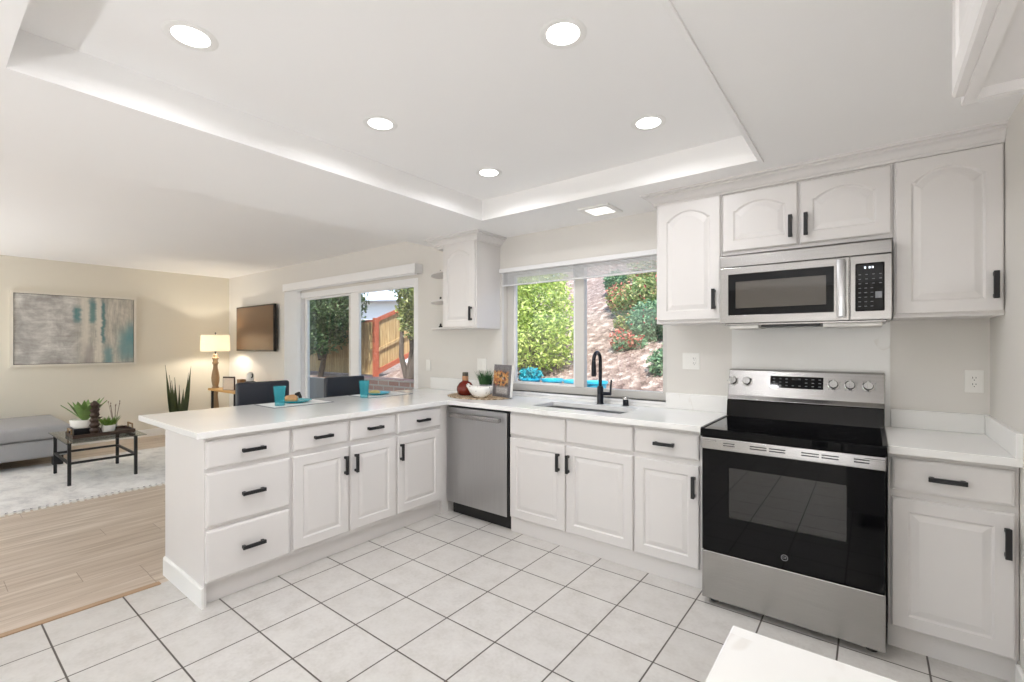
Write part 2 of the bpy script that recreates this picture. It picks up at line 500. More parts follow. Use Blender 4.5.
M['leaf_teal'] = m_leaf('teal_leaf', (20, 130, 150), (40, 170, 186), (90, 200, 206))

# ------------------------------------------------------------------ geometry helpers
def merge(dst, src, mtx=None):
    if mtx is not None:
        bmesh.ops.transform(src, matrix=mtx, verts=src.verts)
    me = bpy.data.meshes.new('tmp')
    src.to_mesh(me); src.free()
    dst.from_mesh(me)
    bpy.data.meshes.remove(me)

class MB:
    def __init__(s):
        s.bm = bmesh.new()
    def box(s, x0, x1, y0, y1, z0, z1, bev=0.0, seg=2, mtx=None):
        b = bmesh.new()
        bmesh.ops.create_cube(b, size=1)
        bmesh.ops.transform(b, matrix=Matrix.Translation(((x0 + x1) / 2, (y0 + y1) / 2, (z0 + z1) / 2)) @ Matrix.Diagonal((x1 - x0, y1 - y0, z1 - z0, 1)), verts=b.verts)
        if bev:
            bmesh.ops.bevel(b, geom=b.edges[:], offset=bev, segments=seg, profile=0.5, affect='EDGES')
        merge(s.bm, b, mtx)
        return s
    def cyl(s, p0, p1, r0, r1=None, n=16, cap=True):
        r1 = r0 if r1 is None else r1
        p0 = Vector(p0); p1 = Vector(p1); d = p1 - p0
        b = bmesh.new()
        bmesh.ops.create_cone(b, cap_ends=cap, segments=n, radius1=r0, radius2=r1, depth=d.length)
        m = Matrix.Translation((p0 + p1) / 2) @ d.to_track_quat('Z', 'Y').to_matrix().to_4x4()
        merge(s.bm, b, m)
        return s
    def lathe(s, prof, n=24, mtx=None, sx=1.0, sy=1.0):
        """prof: list of (r, z); closed at ends where r is 0"""
        b = bmesh.new()
        rings = []
        for r, z in prof:
            if r <= 1e-6:
                rings.append([b.verts.new((0, 0, z))])
            else:
                rings.append([b.verts.new((r * sx * math.cos(2 * PI * k / n), r * sy * math.sin(2 * PI * k / n), z)) for k in range(n)])
        for a, c in zip(rings, rings[1:]):
            for k in range(n):
                k2 = (k + 1) % n
                if len(a) == 1 and len(c) == 1:
                    continue
                if len(a) == 1:
                    b.faces.new((a[0], c[k], c[k2]))
                elif len(c) == 1:
                    b.faces.new((a[k], a[k2], c[0]))
                else:
                    b.faces.new((a[k], a[k2], c[k2], c[k]))
        bmesh.ops.recalc_face_normals(b, faces=b.faces)
        merge(s.bm, b, mtx)
        return s
    def tube(s, pts, r, n=10, rs=None):
        pts = [Vector(p) for p in pts]
        b = bmesh.new()
        rings = []
        up = Vector((0, 0, 1))
        prev = None
        for i, p in enumerate(pts):
            t = (pts[min(i + 1, len(pts) - 1)] - pts[max(i - 1, 0)]).normalized()
            if prev is None:
                x = t.cross(up)
                if x.length < 1e-3:
                    x = t.cross(Vector((1, 0, 0)))
            else:
                x = prev - t * prev.dot(t)
            x.normalize(); prev = x
            y = t.cross(x)
            rr = rs[i] if rs else r
            rings.append([b.verts.new(p + x * rr * math.cos(2 * PI * k / n) + y * rr * math.sin(2 * PI * k / n)) for k in range(n)])
        for a, c in zip(rings, rings[1:]):
            for k in range(n):
                b.faces.new((a[k], a[(k + 1) % n], c[(k + 1) % n], c[k]))
        b.faces.new(rings[0]); b.faces.new(rings[-1])
        bmesh.ops.recalc_face_normals(b, faces=b.faces)
        merge(s.bm, b)
        return s
    def prism(s, poly, h0, h1, ax='z', mtx=None, bev=0.0):
        """poly in 2D extruded along an axis"""
        b = bmesh.new()
        def mk(p, h):
            return {'z': (p[0], p[1], h), 'y': (p[0], h, p[1]), 'x': (h, p[0], p[1])}[ax]
        a = [b.verts.new(mk(p, h0)) for p in poly]
        c = [b.verts.new(mk(p, h1)) for p in poly]
        n = len(poly)
        b.faces.new(a); b.faces.new(c)
        for k in range(n):
            b.faces.new((a[k], a[(k + 1) % n], c[(k + 1) % n], c[k]))
        bmesh.ops.recalc_face_normals(b, faces=b.faces)
        if bev:
            bmesh.ops.bevel(b, geom=b.edges[:], offset=bev, segments=2, profile=0.5, affect='EDGES')
        merge(s.bm, b, mtx)
        return s
    def sweep(s, prof, path, closed=False):
        """prof: (out, z) profile swept along a 2D polyline path with mitred corners; 'out' is to the right of travel"""
        b = bmesh.new()
        path = [Vector(p) for p in path]
        rings = []
        for i, p in enumerate(path):
            d0 = (p - path[i - 1]).normalized() if i else None
            d1 = (path[i + 1] - p).normalized() if i < len(path) - 1 else None
            if d0 is None: d0 = d1
            if d1 is None: d1 = d0
            n0 = Vector((d0.y, -d0.x)); n1 = Vector((d1.y, -d1.x))
            m = (n0 + n1).normalized()
            k = 1 / max(0.2, m.dot(n0))
            rings.append([b.verts.new((p.x + m.x * o * k, p.y + m.y * o * k, z)) for o, z in prof])
        n = len(prof)
        for a, c in zip(rings, rings[1:]):
            for k in range(n):
                b.faces.new((a[k], a[(k + 1) % n], c[(k + 1) % n], c[k]))
        b.faces.new(rings[0]); b.faces.new(rings[-1])
        bmesh.ops.recalc_face_normals(b, faces=b.faces)
        merge(s.bm, b)
        return s
    def grid(s, us, ws, inside, h0, h1, ax):
        """solid sheet from cells of a 2D grid, with holes"""
        b = bmesh.new()
        def mk(u, w, h):
            return {'z': (u, w, h), 'y': (u, h, w), 'x': (h, u, w)}[ax]
        vs = {}
        def V(i, j, k):
            if (i, j, k) not in vs:
                vs[i, j, k] = b.verts.new(mk(us[i], ws[j], h1 if k else h0))
            return vs[i, j, k]
        nx, ny = len(us) - 1, len(ws) - 1
        ok = lambda i, j: 0 <= i < nx and 0 <= j < ny and inside((us[i] + us[i + 1]) / 2, (ws[j] + ws[j + 1]) / 2)
        for i in range(nx):
            for j in range(ny):
                if not ok(i, j):
                    continue
                for k in (0, 1):
                    b.faces.new((V(i, j, k), V(i + 1, j, k), V(i + 1, j + 1, k), V(i, j + 1, k)))
                for (di, dj, p, q) in ((-1, 0, (i, j), (i, j + 1)), (1, 0, (i + 1, j), (i + 1, j + 1)), (0, -1, (i, j), (i + 1, j)), (0, 1, (i, j + 1), (i + 1, j + 1))):
                    if not ok(i + di, j + dj):
                        b.faces.new((V(*p, 0), V(*q, 0), V(*q, 1), V(*p, 1)))
        bmesh.ops.recalc_face_normals(b, faces=b.faces)
        merge(s.bm, b)
        return s
    def build(s, name, mat, parent=None, smooth=None, bevel=None, loc=None):
        me = bpy.data.meshes.new(name)
        s.bm.to_mesh(me); s.bm.free()
        o = bpy.data.objects.new(name, me)
        COL.objects.link(o)
        for m in (mat if isinstance(mat, (list, tuple)) else [mat]):
            me.materials.append(M[m] if isinstance(m, str) else m)
        if smooth is not None:
            me.shade_smooth()
            me.set_sharp_from_angle(angle=math.radians(smooth))
        if bevel:
            bv = o.modifiers.new('edge', 'BEVEL'); bv.width = bevel; bv.segments = 2
            bv.limit_method = 'ANGLE'; bv.angle_limit = math.radians(40)
        if parent is not None:
            o.parent = parent
        if loc is not None:
            o.location = loc
        return o

def tag(o, label=None, cat=None, group=None, kind=None):
    if label: o['label'] = label
    if cat: o['category'] = cat
    if group: o['group'] = group
    if kind: o['kind'] = kind
    return o

def thing(name, label, cat, loc=(0, 0, 0), rz=0.0, group=None):
    o = bpy.data.objects.new(name, None)
    COL.objects.link(o)
    o.location = loc
    o.rotation_euler = (0, 0, rz)
    o.empty_display_size = 0.05
    return tag(o, label, cat, group)

def kids(o):
    return [c for c in bpy.data.objects if c.parent == o]

def copy_tree(o, loc=None, rz=None, label=None, parent=None):
    c = o.copy()
    COL.objects.link(c)
    if parent is not None:
        c.parent = parent
    for ch in kids(o):
        copy_tree(ch, parent=c)
    if loc is not None: c.location = loc
    if rz is not None: c.rotation_euler = (0, 0, rz)
    if label: c['label'] = label
    return c

def struct(o):
    o['kind'] = 'structure'
    return o

# ------------------------------------------------------------------ room shell
YW, XR, XL, YF = 3.30, 0.47, -8.60, -3.2      # inner faces of back, right, left and front walls
ZK, ZL = 2.345, 2.50                           # kitchen ceiling, raised ceiling
ZC = 0.925                                     # worktop height
TR = (-2.407, -0.470, 0.205, 2.732)            # raised tray opening x0 x1 y0 y1
XS = -3.45                                     # edge of the lower kitchen ceiling
WIN = (-2.665, -1.155, 0.965, 2.062)           # kitchen window opening
SLI = (-6.28, -3.815, 0.0, 2.09)               # sliding door opening

def inr(u, w, r): return r[0] < u < r[1] and r[2] < w < r[3]

mb = MB(); mb.grid([-3.235, XR + .15], [YF - .15, YW + .15], lambda u, w: True, -0.06, 0.0, 'z')
struct(mb.build('floor', 'tile'))
mb = MB(); mb.grid([XL - .15, -3.235], [YF - .15, YW + .15], lambda u, w: True, -0.06, 0.0, 'z')
struct(mb.build('floor_living', 'planks'))
mb = MB(); mb.box(-3.262, -3.222, YF, 0.88, 0.0, 0.006, 0.002)
struct(mb.build('trim_9', plain('threshold_wood', lin(176, 146, 116), 0.5, var=.12)))

mb = MB(); mb.grid([XL - .15, SLI[0], SLI[1], WIN[0], WIN[1], XR + .15], [0, WIN[2], WIN[3], SLI[3], 2.62],
                   lambda u, w: not inr(u, w, SLI) and not inr(u, w, WIN), YW, YW + .15, 'y')
struct(mb.build('wall_back', 'wall'))
mb = MB(); mb.grid([YF - .15, YW + .15], [0, 2.62], lambda u, w: True, XR, XR + .15, 'x')
struct(mb.build('wall_right', 'wall'))
mb = MB(); mb.grid([YF - .15, YW + .15], [0, 2.62], lambda u, w: True, XL - .15, XL, 'x')
struct(mb.build('wall_left', 'wall_warm_lit'))
FW2 = (-8.2, -3.7, 0.10, 2.25)
mb = MB(); mb.grid([XL - .15, FW2[0], FW2[1], XR + .15], [0, FW2[2], FW2[3], 2.62],
                   lambda u, w: not inr(u, w, FW2), YF - .15, YF, 'y')
struct(mb.build('wall_front', 'wall'))
# ceilings: lower kitchen ceiling with the raised tray, higher living ceiling
mb = MB(); mb.grid([XS, TR[0], TR[1], XR + .15], [YF - .15, TR[2], TR[3], YW + .15], lambda u, w: not inr(u, w, TR), ZK, ZL, 'z')
struct(mb.build('ceiling', 'ceil'))
mb = MB(); mb.grid([XL - .15, XR + .15], [YF - .15, YW + .15], lambda u, w: True, ZL, 2.62, 'z')
struct(mb.build('ceiling_raised', 'ceil'))
# small bead along the tray edge
mb = MB(); mb.box(TR[1], TR[1] + 0.022, TR[2], TR[3] + .022, ZK - 0.012, ZK, 0.003)
struct(mb.build('trim_2', 'ceil'))
# baseboards
mb = MB(); mb.box(XL, XL + .015, YF, YW, 0, 0.11, 0.004)
struct(mb.build('baseboard_left', 'trim'))
mb = MB(); mb.box(XL + .015, SLI[0] - .06, YW - .015, YW, 0, 0.11, 0.004)
struct(mb.build('baseboard_back', 'trim'))
mb = MB(); mb.box(XR - .015, XR, 0.85, 2.70, 0, 0.10, 0.004)
struct(mb.build('baseboard_right', 'trim'))

# kitchen window
w1 = struct(bpy.data.objects.new('window_1', None)); COL.objects.link(w1); w1.location = (WIN[0], YW, WIN[2])
W = WIN[1] - WIN[0]; Hh = WIN[3] - WIN[2]
mb = MB()
mb.grid([0, .072, W - .055, W], [0, .06, Hh - .05, Hh], lambda u, w: not (.072 < u < W - .055 and .06 < w < Hh - .05), 0.075, 0.13, 'y')
mb.build('frame', 'alum', w1, bevel=.004)
mb = MB(); mb.box(.722, .807, .068, .122, .06, Hh - .05, .004)
mb.build('mullion', 'alum', w1)
mb = MB(); mb.grid([.072, .094, .70, .722], [.06, .08, Hh - .07, Hh - .05], lambda u, w: not (.094 < u < .70 and .08 < w < Hh - .07), .085, .11, 'y')
mb.build('sash', 'vinyl', w1)
for (a, b) in ((.094, .70), (.807, W - .055)):
    mb = MB(); mb.box(a, b, .096, .100, .06, Hh - .05)
    mb.build('pane', 'pane', w1)
mb = MB(); mb.box(0, W, -.02, .075, -.02, 0.0, .003)
mb.build('sill', 'quartz', w1)

# mini blind drawn up at the head of the kitchen window
bl = thing('window_blind', 'white horizontal blind pulled up above the kitchen sink window', 'blind', (WIN[0], YW, WIN[3]))
mb = MB(); mb.box(-.01, W + .0, -.032, .018, -.038, 0.0, .004)
mb.build('headrail', 'vinyl', bl)
mb = MB()
for k in range(10):
    z = -.050 - k * .0102
    mb.box(.012, W - .012, -.022, .010, z - .0008, z + .0008, mtx=None)
mb.build('slats', 'slatblind', bl)
mb = MB(); mb.box(.012, W - .012, -.022, .010, -.158, -.148, .002)
mb.build('bottom_rail', 'vinyl', bl)
for k in range(5):
    x = .10 + k * (W - .2) / 4
    mb = MB(); mb.cyl((x, -.024, -.155), (x, -.024, -.036), .0016, n=6)
    mb.build('ladder_cord', 'vinyl', bl)
mb = MB(); mb.cyl((.035, -.028, -.98), (.035, -.028, -.03), .0028, n=8)
mb.build('tilt_wand', 'vinyl', bl)

# sliding door
d1 = struct(bpy.data.objects.new('door_1', None)); COL.objects.link(d1); d1.location = (SLI[0], YW, 0)
W = SLI[1] - SLI[0]; Hh = SLI[3]
mb = MB(); mb.grid([-.02, .055, W - .062, W + .004], [0, .06, Hh - .075, Hh], lambda u, w: not (.055 < u < W - .062 and .06 < w < Hh - .075), -.004, .11, 'y')
mb.build('frame', 'vinyl', d1, bevel=.004)
mb = MB(); mb.grid([.055, .115, 1.15, 1.26], [.06, .14, Hh - .095, Hh - .075], lambda u, w: not (.115 < u < 1.15 and .14 < w < Hh - .095), .05, .09, 'y')
mb.build('sliding_panel', 'vinyl', d1, bevel=.003)
mb = MB(); mb.grid([1.23, 1.385, W - .078, W - .062], [.06, .14, Hh - .09, Hh - .075], lambda u, w: not (1.385 < u < W - .078 and .14 < w < Hh - .09), .01, .045, 'y')
mb.build('fixed_panel', 'vinyl', d1, bevel=.003)
mb = MB(); mb.box(1.12, 1.15, .048, .092, .14, Hh - .095)
mb.build('seal_strip', 'alum', d1)
mb = MB(); mb.box(.115, 1.12, .068, .072, .14, Hh - .095); mb.build('pane', 'pane', d1)
mb = MB(); mb.box(1.385, W - .078, .026, .030, .14, Hh - .09); mb.build('pane', 'pane', d1)
# valance and stacked vertical blind
va = thing('blind_valance', 'long white box valance above the sliding glass door', 'valance', (-6.54, YW, 2.125))
mb = MB(); mb.box(0, 2.80, -.105, -.085, 0, .098); mb.box(.015, 2.785, -.085, -.001, .088, .098); mb.box(0, .015, -.085, -.001, 0, .098); mb.box(2.785, 2.80, -.085, -.001, 0, .098)
mb.build('valance_box', 'vinyl', va)
vb = thing('vertical_blind', 'white vertical blind stacked at the left of the sliding door', 'blind', (-6.52, YW - .055, 0.02))
mb = MB(); mb.box(0.02, 2.74, -.016, .016, 2.095, 2.13, .003); mb.build('track', 'vinyl', vb)
for k in range(9):
    mb = MB()
    mb.prism([(-.044, -.003), (0, -.006), (.044, -.003), (.044, -.001), (0, -.004), (-.044, -.001)], 0.0, 2.095, 'z',
             mtx=Matrix.Translation((.03 + k * .032, 0, 0)) @ Matrix.Rotation(math.radians(62), 4, 'Z'))
    mb.build('blind_vane', 'slatblind', vb)

# unseen window added behind the viewpoint, made wide to let daylight in
for n, fw in (('added_window', FW2),):
    w = struct(bpy.data.objects.new(n, None)); COL.objects.link(w); w.location = (fw[0], YF - .1, fw[2])
    ww, hh = fw[1] - fw[0], fw[3] - fw[2]
    mb = MB(); mb.grid([0, .06, ww / 2 - .03, ww / 2 + .03, ww - .06, ww], [0, .06, hh - .06, hh],
                       lambda u, v: not (((.06 < u < ww / 2 - .03) or (ww / 2 + .03 < u < ww - .06)) and .06 < v < hh - .06), -.03, .03, 'y')
    mb.build('frame', 'vinyl', w)
    mb = MB(); mb.box(.06, ww - .06, -.003, .003, .06, hh - .06); mb.build('pane', 'pane', w)

# ------------------------------------------------------------------ ceiling lights
def downlight(loc, label, lit=True):
    t = thing('recessed_light', label, 'ceiling light', loc, group='recessed lights in the raised ceiling')
    mb = MB(); mb.lathe([(.058, -.001), (.078, -.004), (.086, -.001), (.086, 0.0)], 32)
    mb.build('trim_ring', 'trim', t, smooth=40)
    mb = MB(); mb.lathe([(0, -.0045), (.05, -.004), (.060, -.0015)], 32)
    mb.build('lens', 'ledwhite', t, smooth=40)
    ld = bpy.data.lights.new('led', 'AREA')
    ld.shape = 'DISK'; ld.size = .11; ld.energy = LAMP; ld.color = (.975, .975, 1.0); ld.spread = math.radians(165)
    lo = bpy.data.objects.new('led', ld); COL.objects.link(lo)
    lo.parent = t; lo.location = (0, 0, -.012)
    return t
for (x, y, lb) in ((-1.97, .628, 'round recessed light nearest the left front corner of the ceiling tray'),
                   (-.885, 1.448, 'round recessed light at the middle of the right row in the ceiling tray'),
                   (-1.98, 1.465, 'round recessed light at the middle of the left row in the ceiling tray'),
                   (-.895, 2.292, 'round recessed light at the window end of the right row'),
                   (-1.98, 2.315, 'round recessed light at the inner tray corner above the peninsula end'),
                   (-.89, .60, 'round recessed light overhead near the viewpoint end of the right row')):
    downlight((x, y, ZL), lb)
pv = thing('panel_light', 'square flush light in the low ceiling above the sink window', 'ceiling light', (-1.54, 3.03, ZK))
mb = MB(); mb.grid([-.12, -.085, .085, .12], [-.12, -.085, .085, .12], lambda u, w: not (abs(u) < .085 and abs(w) < .085), -.014, 0.0, 'z')
mb.build('frame', 'trim', pv, bevel=.003)
mb = MB(); mb.box(-.085, .085, -.085, .085, -.009, -.003); mb.build('diffuser', 'ledpanel', pv)
# unseen fill lights in cans, added behind the viewpoint to brighten the ceiling
def uplight(loc, power, label):
    t = thing('added_uplight', label, 'added fill light', loc)
    m = MB(); m.lathe([(0, 0), (.10, 0), (.10, .008), (.088, .012), (.088, .26), (.080, .26), (.078, .20), (0, .20)], 28); m.build('can', 'blackmetal', t, smooth=40)
    m = MB(); m.lathe([(0, .215), (.06, .215), (.077, .21)], 24); m.build('lens', 'ledpanel', t, smooth=40)
    ld = bpy.data.lights.new('lamp', 'AREA'); ld.shape = 'DISK'; ld.size = .14; ld.energy = power; ld.color = (.94, .96, 1.0)
    lo = bpy.data.objects.new('lamp', ld); COL.objects.link(lo); lo.parent = t; lo.location = (0, 0, .265); lo.rotation_euler = (PI, 0, 0)
uplight((-.55, -2.35, 0), 72, 'added unseen fill light in a black can on the kitchen floor behind the viewpoint')
uplight((-6.4, -2.1, 0), 62, 'added unseen fill light in a black can on the living room floor behind the viewpoint')
uplight((-7.7, -1.7, 0), 38, 'added unseen fill light in a black can near the living room wall behind the viewpoint')

# ------------------------------------------------------------------ cabinets
def ring_contour(x0, x1, z0, z1, arch, n=22, sh=0.10):
    """closed contour, counter-clockwise from the lower left; the top edge is sampled and may rise into an arch"""
    pts = [(x0, z0), (x1, z0)]
    for k in range(n + 1):
        f = k / n
        x = x1 + (x0 - x1) * f
        zz = z1
        if arch:
            g = abs(2 * f - 1)
            q = min(1.0, g / (1 - sh))
            zz = z1 - arch * (1 - (0.10 + 0.90 * (1 - q * q))) if q < 1 else z1 - arch
        pts.append((x, zz))
    return pts

def panel_front(x0, x1, z0, z1, t=.02, arch=0.0, fr=.058, raised=True):
    """a drawer front or raised-panel door; front at y=-t"""
    b = bmesh.new()
    if raised:
        lv = [(0, 0, 0), (0, -t + .005, 0), (.005, -t, 0), (fr, -t, 1), (fr + .007, -t + .007, 1), (fr + .012, -t + .007, 1), (fr + .036, -t + .0015, 1)]
    else:
        lv = [(0, 0, 0), (0, -t + .007, 0), (.004, -t + .003, 0), (.012, -t, 0)]
    rings = []
    for ins, y, a in lv:
        extra = 0.0
        c = ring_contour(x0 + ins, x1 - ins, z0 + ins, z1 - ins, arch if a else 0.0)
        rings.append([b.verts.new((p[0], y, p[1])) for p in c])
    n = len(rings[0])
    for a, c in zip(rings, rings[1:]):
        for k in range(n):
            b.faces.new((a[k], a[(k + 1) % n], c[(k + 1) % n], c[k]))
    b.faces.new(rings[-1]); b.faces.new(rings[0])
    bmesh.ops.recalc_face_normals(b, faces=b.faces)
    m = MB(); merge(m.bm, b)
    return m

def pull(parent, x, z, vertical, t=.02, L=.122):
    m = MB()
    mx = Matrix.Translation((x, 0, z)) @ (Matrix.Rotation(PI / 2, 4, 'Y') if vertical else Matrix.Identity(4))
    m.box(-L / 2, L / 2, -t - .034, -t - .021, -.0095, .0095, .0018, mtx=mx)
    for s in (-1, 1):
        c_ = s * (L / 2 - .012)
        m.box(c_ - .008, c_ + .008, -t - .026, -t, -.0085, .0085, .0015, mtx=mx)
    o = m.build('handle', 'blackmetal', parent)
    o['label'] = 'black bar handle'
    return o

def door(par, x0, x1, z0, z1, hx=None, hz=None, arch=0.0, name='door'):
    d = panel_front(x0, x1, z0, z1, arch=arch).build(name, 'cab', par)
    if hx is not None:
        pull(d, hx, hz, True)
    return d

def drawer(par, x0, x1, z0, z1, handle=True, name='drawer', hx=None):
    d = panel_front(x0, x1, z0, z1, raised=False).build(name, 'cab', par)
    if handle:
        pull(d, hx if hx is not None else (x0 + x1) / 2, (z0 + z1) / 2, False)
    return d

def carcass(par, x0, x1, depth, z0, z1, toe=0.0, toe_h=.105, top=True):
    m = MB()
    m.box(x0, x1, 0, depth, z0, z1, .0015, 1)
    m.build('cabinet_body', 'cab', par)
    if toe is not None and z0 < .3:
        m = MB(); m.box(x0, x1, toe, toe + .02, 0.0, z0)
        m.build('toe_kick', 'cab', par)

ZB = ZC - .034        # underside of worktop
# peninsula run: local x -> world Y, front faces world +X; local y=0 at world X=-2.745
PX = -2.745
DEP = .588
def pen(name, label, y0, y1, extra=None):
    return thing(name, label, 'cabinet', (PX, y0, 0), PI / 2)
c = pen('drawer_cabinet', 'white three-drawer base cabinet at the open end of the peninsula', .945, 1.387)
w = .442
carcass(c, 0, w, DEP, .115, ZB, .045)
for (a, b) in ((.725, .868), (.42, .702), (.133, .402)):
    drawer(c, -.007, .432, a, b, hx=.221)
m = MB(); m.box(-.012, 0, -.0, DEP, 0.0, ZB, .001, 1); m.build('end_panel', 'cab', c)
m = MB(); m.prism([(-.012, 0), (-.024, 0), (-.024, .098), (-.020, .106), (-.012, .11)], -.002, DEP + .012, 'y'); m.build('end_baseboard', 'trim', c)
m = MB(); m.box(-.012, w, DEP, DEP + .012, 0.0, ZB, .001, 1); m.build('back_panel', 'cab', c)

c = pen('base_cabinet', 'white two-door peninsula cabinet with two small drawers above', 1.387, 2.160)
carcass(c, 0, .773, DEP, .115, ZB, .045)
m = MB(); m.box(0, .773, DEP, DEP + .012, 0.0, ZB, .001, 1); m.build('back_panel', 'cab', c)
drawer(c, .010, .378, .735, .868); drawer(c, .396, .763, .735, .868)
door(c, .010, .378, .142, .702, .353, .588); door(c, .396, .763, .142, .702, .430, .588)

c = pen('base_cabinet', 'white single-door peninsula cabinet beside the dishwasher corner', 2.160, 2.640)
carcass(c, 0, .480, DEP, .115, ZB, .045)
m = MB(); m.box(0, .480, DEP, DEP + .012, 0.0, ZB, .001, 1); m.build('back_panel', 'cab', c)
drawer(c, .011, .436, .725, .872, hx=.242)
door(c, .011, .436, .142, .704, .036, .590)

# sink run: front faces -Y; local y=0 at world Y=2.71
SY = 2.71
SD = YW - SY - .006
m = MB(); m.box(PX - DEP, -2.766, 2.642, YW - .006, .0, ZB); m.box(-2.766, -2.762, SY, YW - .006, 0, ZB)
tag(m.build('corner_filler', 'cab'), 'white blind corner panel between peninsula and dishwasher', 'cabinet panel')

c = thing('sink_cabinet', 'white two-door cabinet with two false fronts under the sink', 'cabinet', (-2.106, SY, 0))
m = MB(); m.box(0, .018, 0, SD, .105, ZB); m.box(.943, .961, 0, SD, .105, ZB); m.box(.018, .943, SD - .018, SD, .105, ZB); m.box(.018, .943, 0, SD - .018, .105, .123)
m.box(.018, .943, 0, .018, .123, ZB)
m.build('cabinet_body', 'cab', c)
m = MB(); m.box(0, .961, .006, .026, 0, .105); m.build('toe_kick', 'cab', c)
drawer(c, .006, .475, .716, .869, False, 'false_front'); drawer(c, .486, .955, .716, .869, False, 'false_front')
door(c, .006, .475, .116, .695, .428, .578); door(c, .486, .955, .116, .695, .505, .578)

c = thing('base_cabinet', 'narrow white cabinet with a drawer directly left of the range', 'cabinet', (-1.145, SY, 0))
carcass(c, 0, .415, SD, .105, ZB, .006)
drawer(c, .006, .385, .724, .868, hx=.192)
door(c, .006, .385, .116, .694, .358, .576)

c = thing('base_cabinet', 'white cabinet with a drawer directly right of the range', 'cabinet', (.060, SY, 0))
carcass(c, 0, .408, SD, .105, ZB, .03)
drawer(c, .012, .395, .724, .868, hx=.195)
door(c, .012, .395, .116, .694, .372, .580)

# worktops
def counter_in(u, w):
    if -1.995 < u < -1.29 and 2.815 < w < 3.125: return False
    if u < -2.705: return True
    return w > 2.655
ct = thing('countertop', 'L-shaped white quartz worktop over the peninsula and sink run', 'countertop', (-2.685, 2.655, ZB))
m = MB(); m.grid([u + 2.685 for u in (-3.69, -2.705, -1.995, -1.29, -.722)], [w - 2.655 for w in (.887, 2.655, 2.815, 3.125, YW)],
                 lambda u, w: counter_in(u - 2.685, w + 2.655), 0.0, .034, 'z')
m.build('slab', 'quartz', ct, bevel=.003)
m = MB()
m.box(-3.60, WIN[0], YW - .02, YW, ZC, 1.045, .002, 1, mtx=Matrix.Translation((2.685, -2.655, -ZB)))
m.box(WIN[0], WIN[1], YW - .02, YW, ZC, WIN[2] - .021, .001, 1, mtx=Matrix.Translation((2.685, -2.655, -ZB)))
m.box(WIN[1], -.722, YW - .02, YW, ZC, 1.035, .002, 1, mtx=Matrix.Translation((2.685, -2.655, -ZB)))
m.build('backsplash', 'quartz', ct)
ct = thing('countertop', 'short white quartz worktop in the corner right of the range', 'countertop', (.057, 2.655, ZB))
m = MB(); m.box(0, XR - .057, 0, YW - 2.655, 0, .034, .003); m.build('slab', 'quartz', ct)
m = MB(); m.box(.028, XR - .057 - .02, YW - 2.655 - .02, YW - 2.655, .034, .132, .002, 1); m.box(XR - .057 - .02, XR - .057, 0, YW - 2.655, .034, .132, .002, 1); m.build('backsplash', 'slab', ct)
# foreground worktop and cabinet
c = thing('base_cabinet', 'white cabinet under the quartz worktop in the front right corner', 'cabinet', (-.13, .78, 0), -PI / 2)
carcass(c, 0, .6, .592, .105, ZB, .05)
door(c, .01, .59, .12, .695, .05, .58); drawer(c, .01, .59, .724, .868)
ct = thing('countertop', 'corner of a white quartz worktop at the bottom right edge', 'countertop', (-.175, .17, ZB))
m = MB(); m.box(0, XR + .175, 0, .632, 0, .034, .003); m.build('slab', 'slab', ct)
# tall slab behind the range
m = MB(); m.box(-.722, .083, YW - .012, YW, .80, 1.50)
tag(m.build('backsplash_slab', 'slab'), 'veined quartz slab on the wall between range and microwave', 'backsplash')

# sink, faucet, soap dispenser
s = thing('kitchen_sink', 'stainless undermount sink below the window', 'sink', (-1.6425, 2.97, ZB))
m = MB(); x0, x1, y0, y1, D = -.3525, .3525, -.155, .155, -.20
b = bmesh.new()
def rr(x0, x1, y0, y1, r, z, n=5):
    out = []
    for (cx, cy, a0) in ((x1 - r, y1 - r, 0), (x0 + r, y1 - r, PI / 2), (x0 + r, y0 + r, PI), (x1 - r, y0 + r, 1.5 * PI)):
        for k in range(n + 1):
            a = a0 + k * PI / 2 / n
            out.append((cx + r * math.cos(a), cy + r * math.sin(a), z))
    return out
rg = [rr(x0 - .004, x1 + .004, y0 - .004, y1 + .004, .02, -.002), rr(x0, x1, y0, y1, .02, -.004), rr(x0 + .006, x1 - .006, y0 + .006, y1 - .006, .03, D + .02), rr(x0 + .03, x1 - .03, y0 + .03, y1 - .03, .03, D)]
vs = [[b.verts.new(p) for p in r] for r in rg]
for a, c_ in zip(vs, vs[1:]):
    for k in range(len(a)):
        b.faces.new((a[k], a[(k + 1) % len(a)], c_[(k + 1) % len(a)], c_[k]))
b.faces.new(vs[-1])
bmesh.ops.recalc_face_normals(b, faces=b.faces)
for f in b.faces: f.normal_flip()
merge(m.bm, b)
o = m.build('basin', 'sink', s, smooth=35)
m = MB(); m.lathe([(0, D + .004), (.03, D + .005), (.042, D + .003), (.044, D + .0005)], 24); m.build('drain', 'chrome', s, smooth=40)

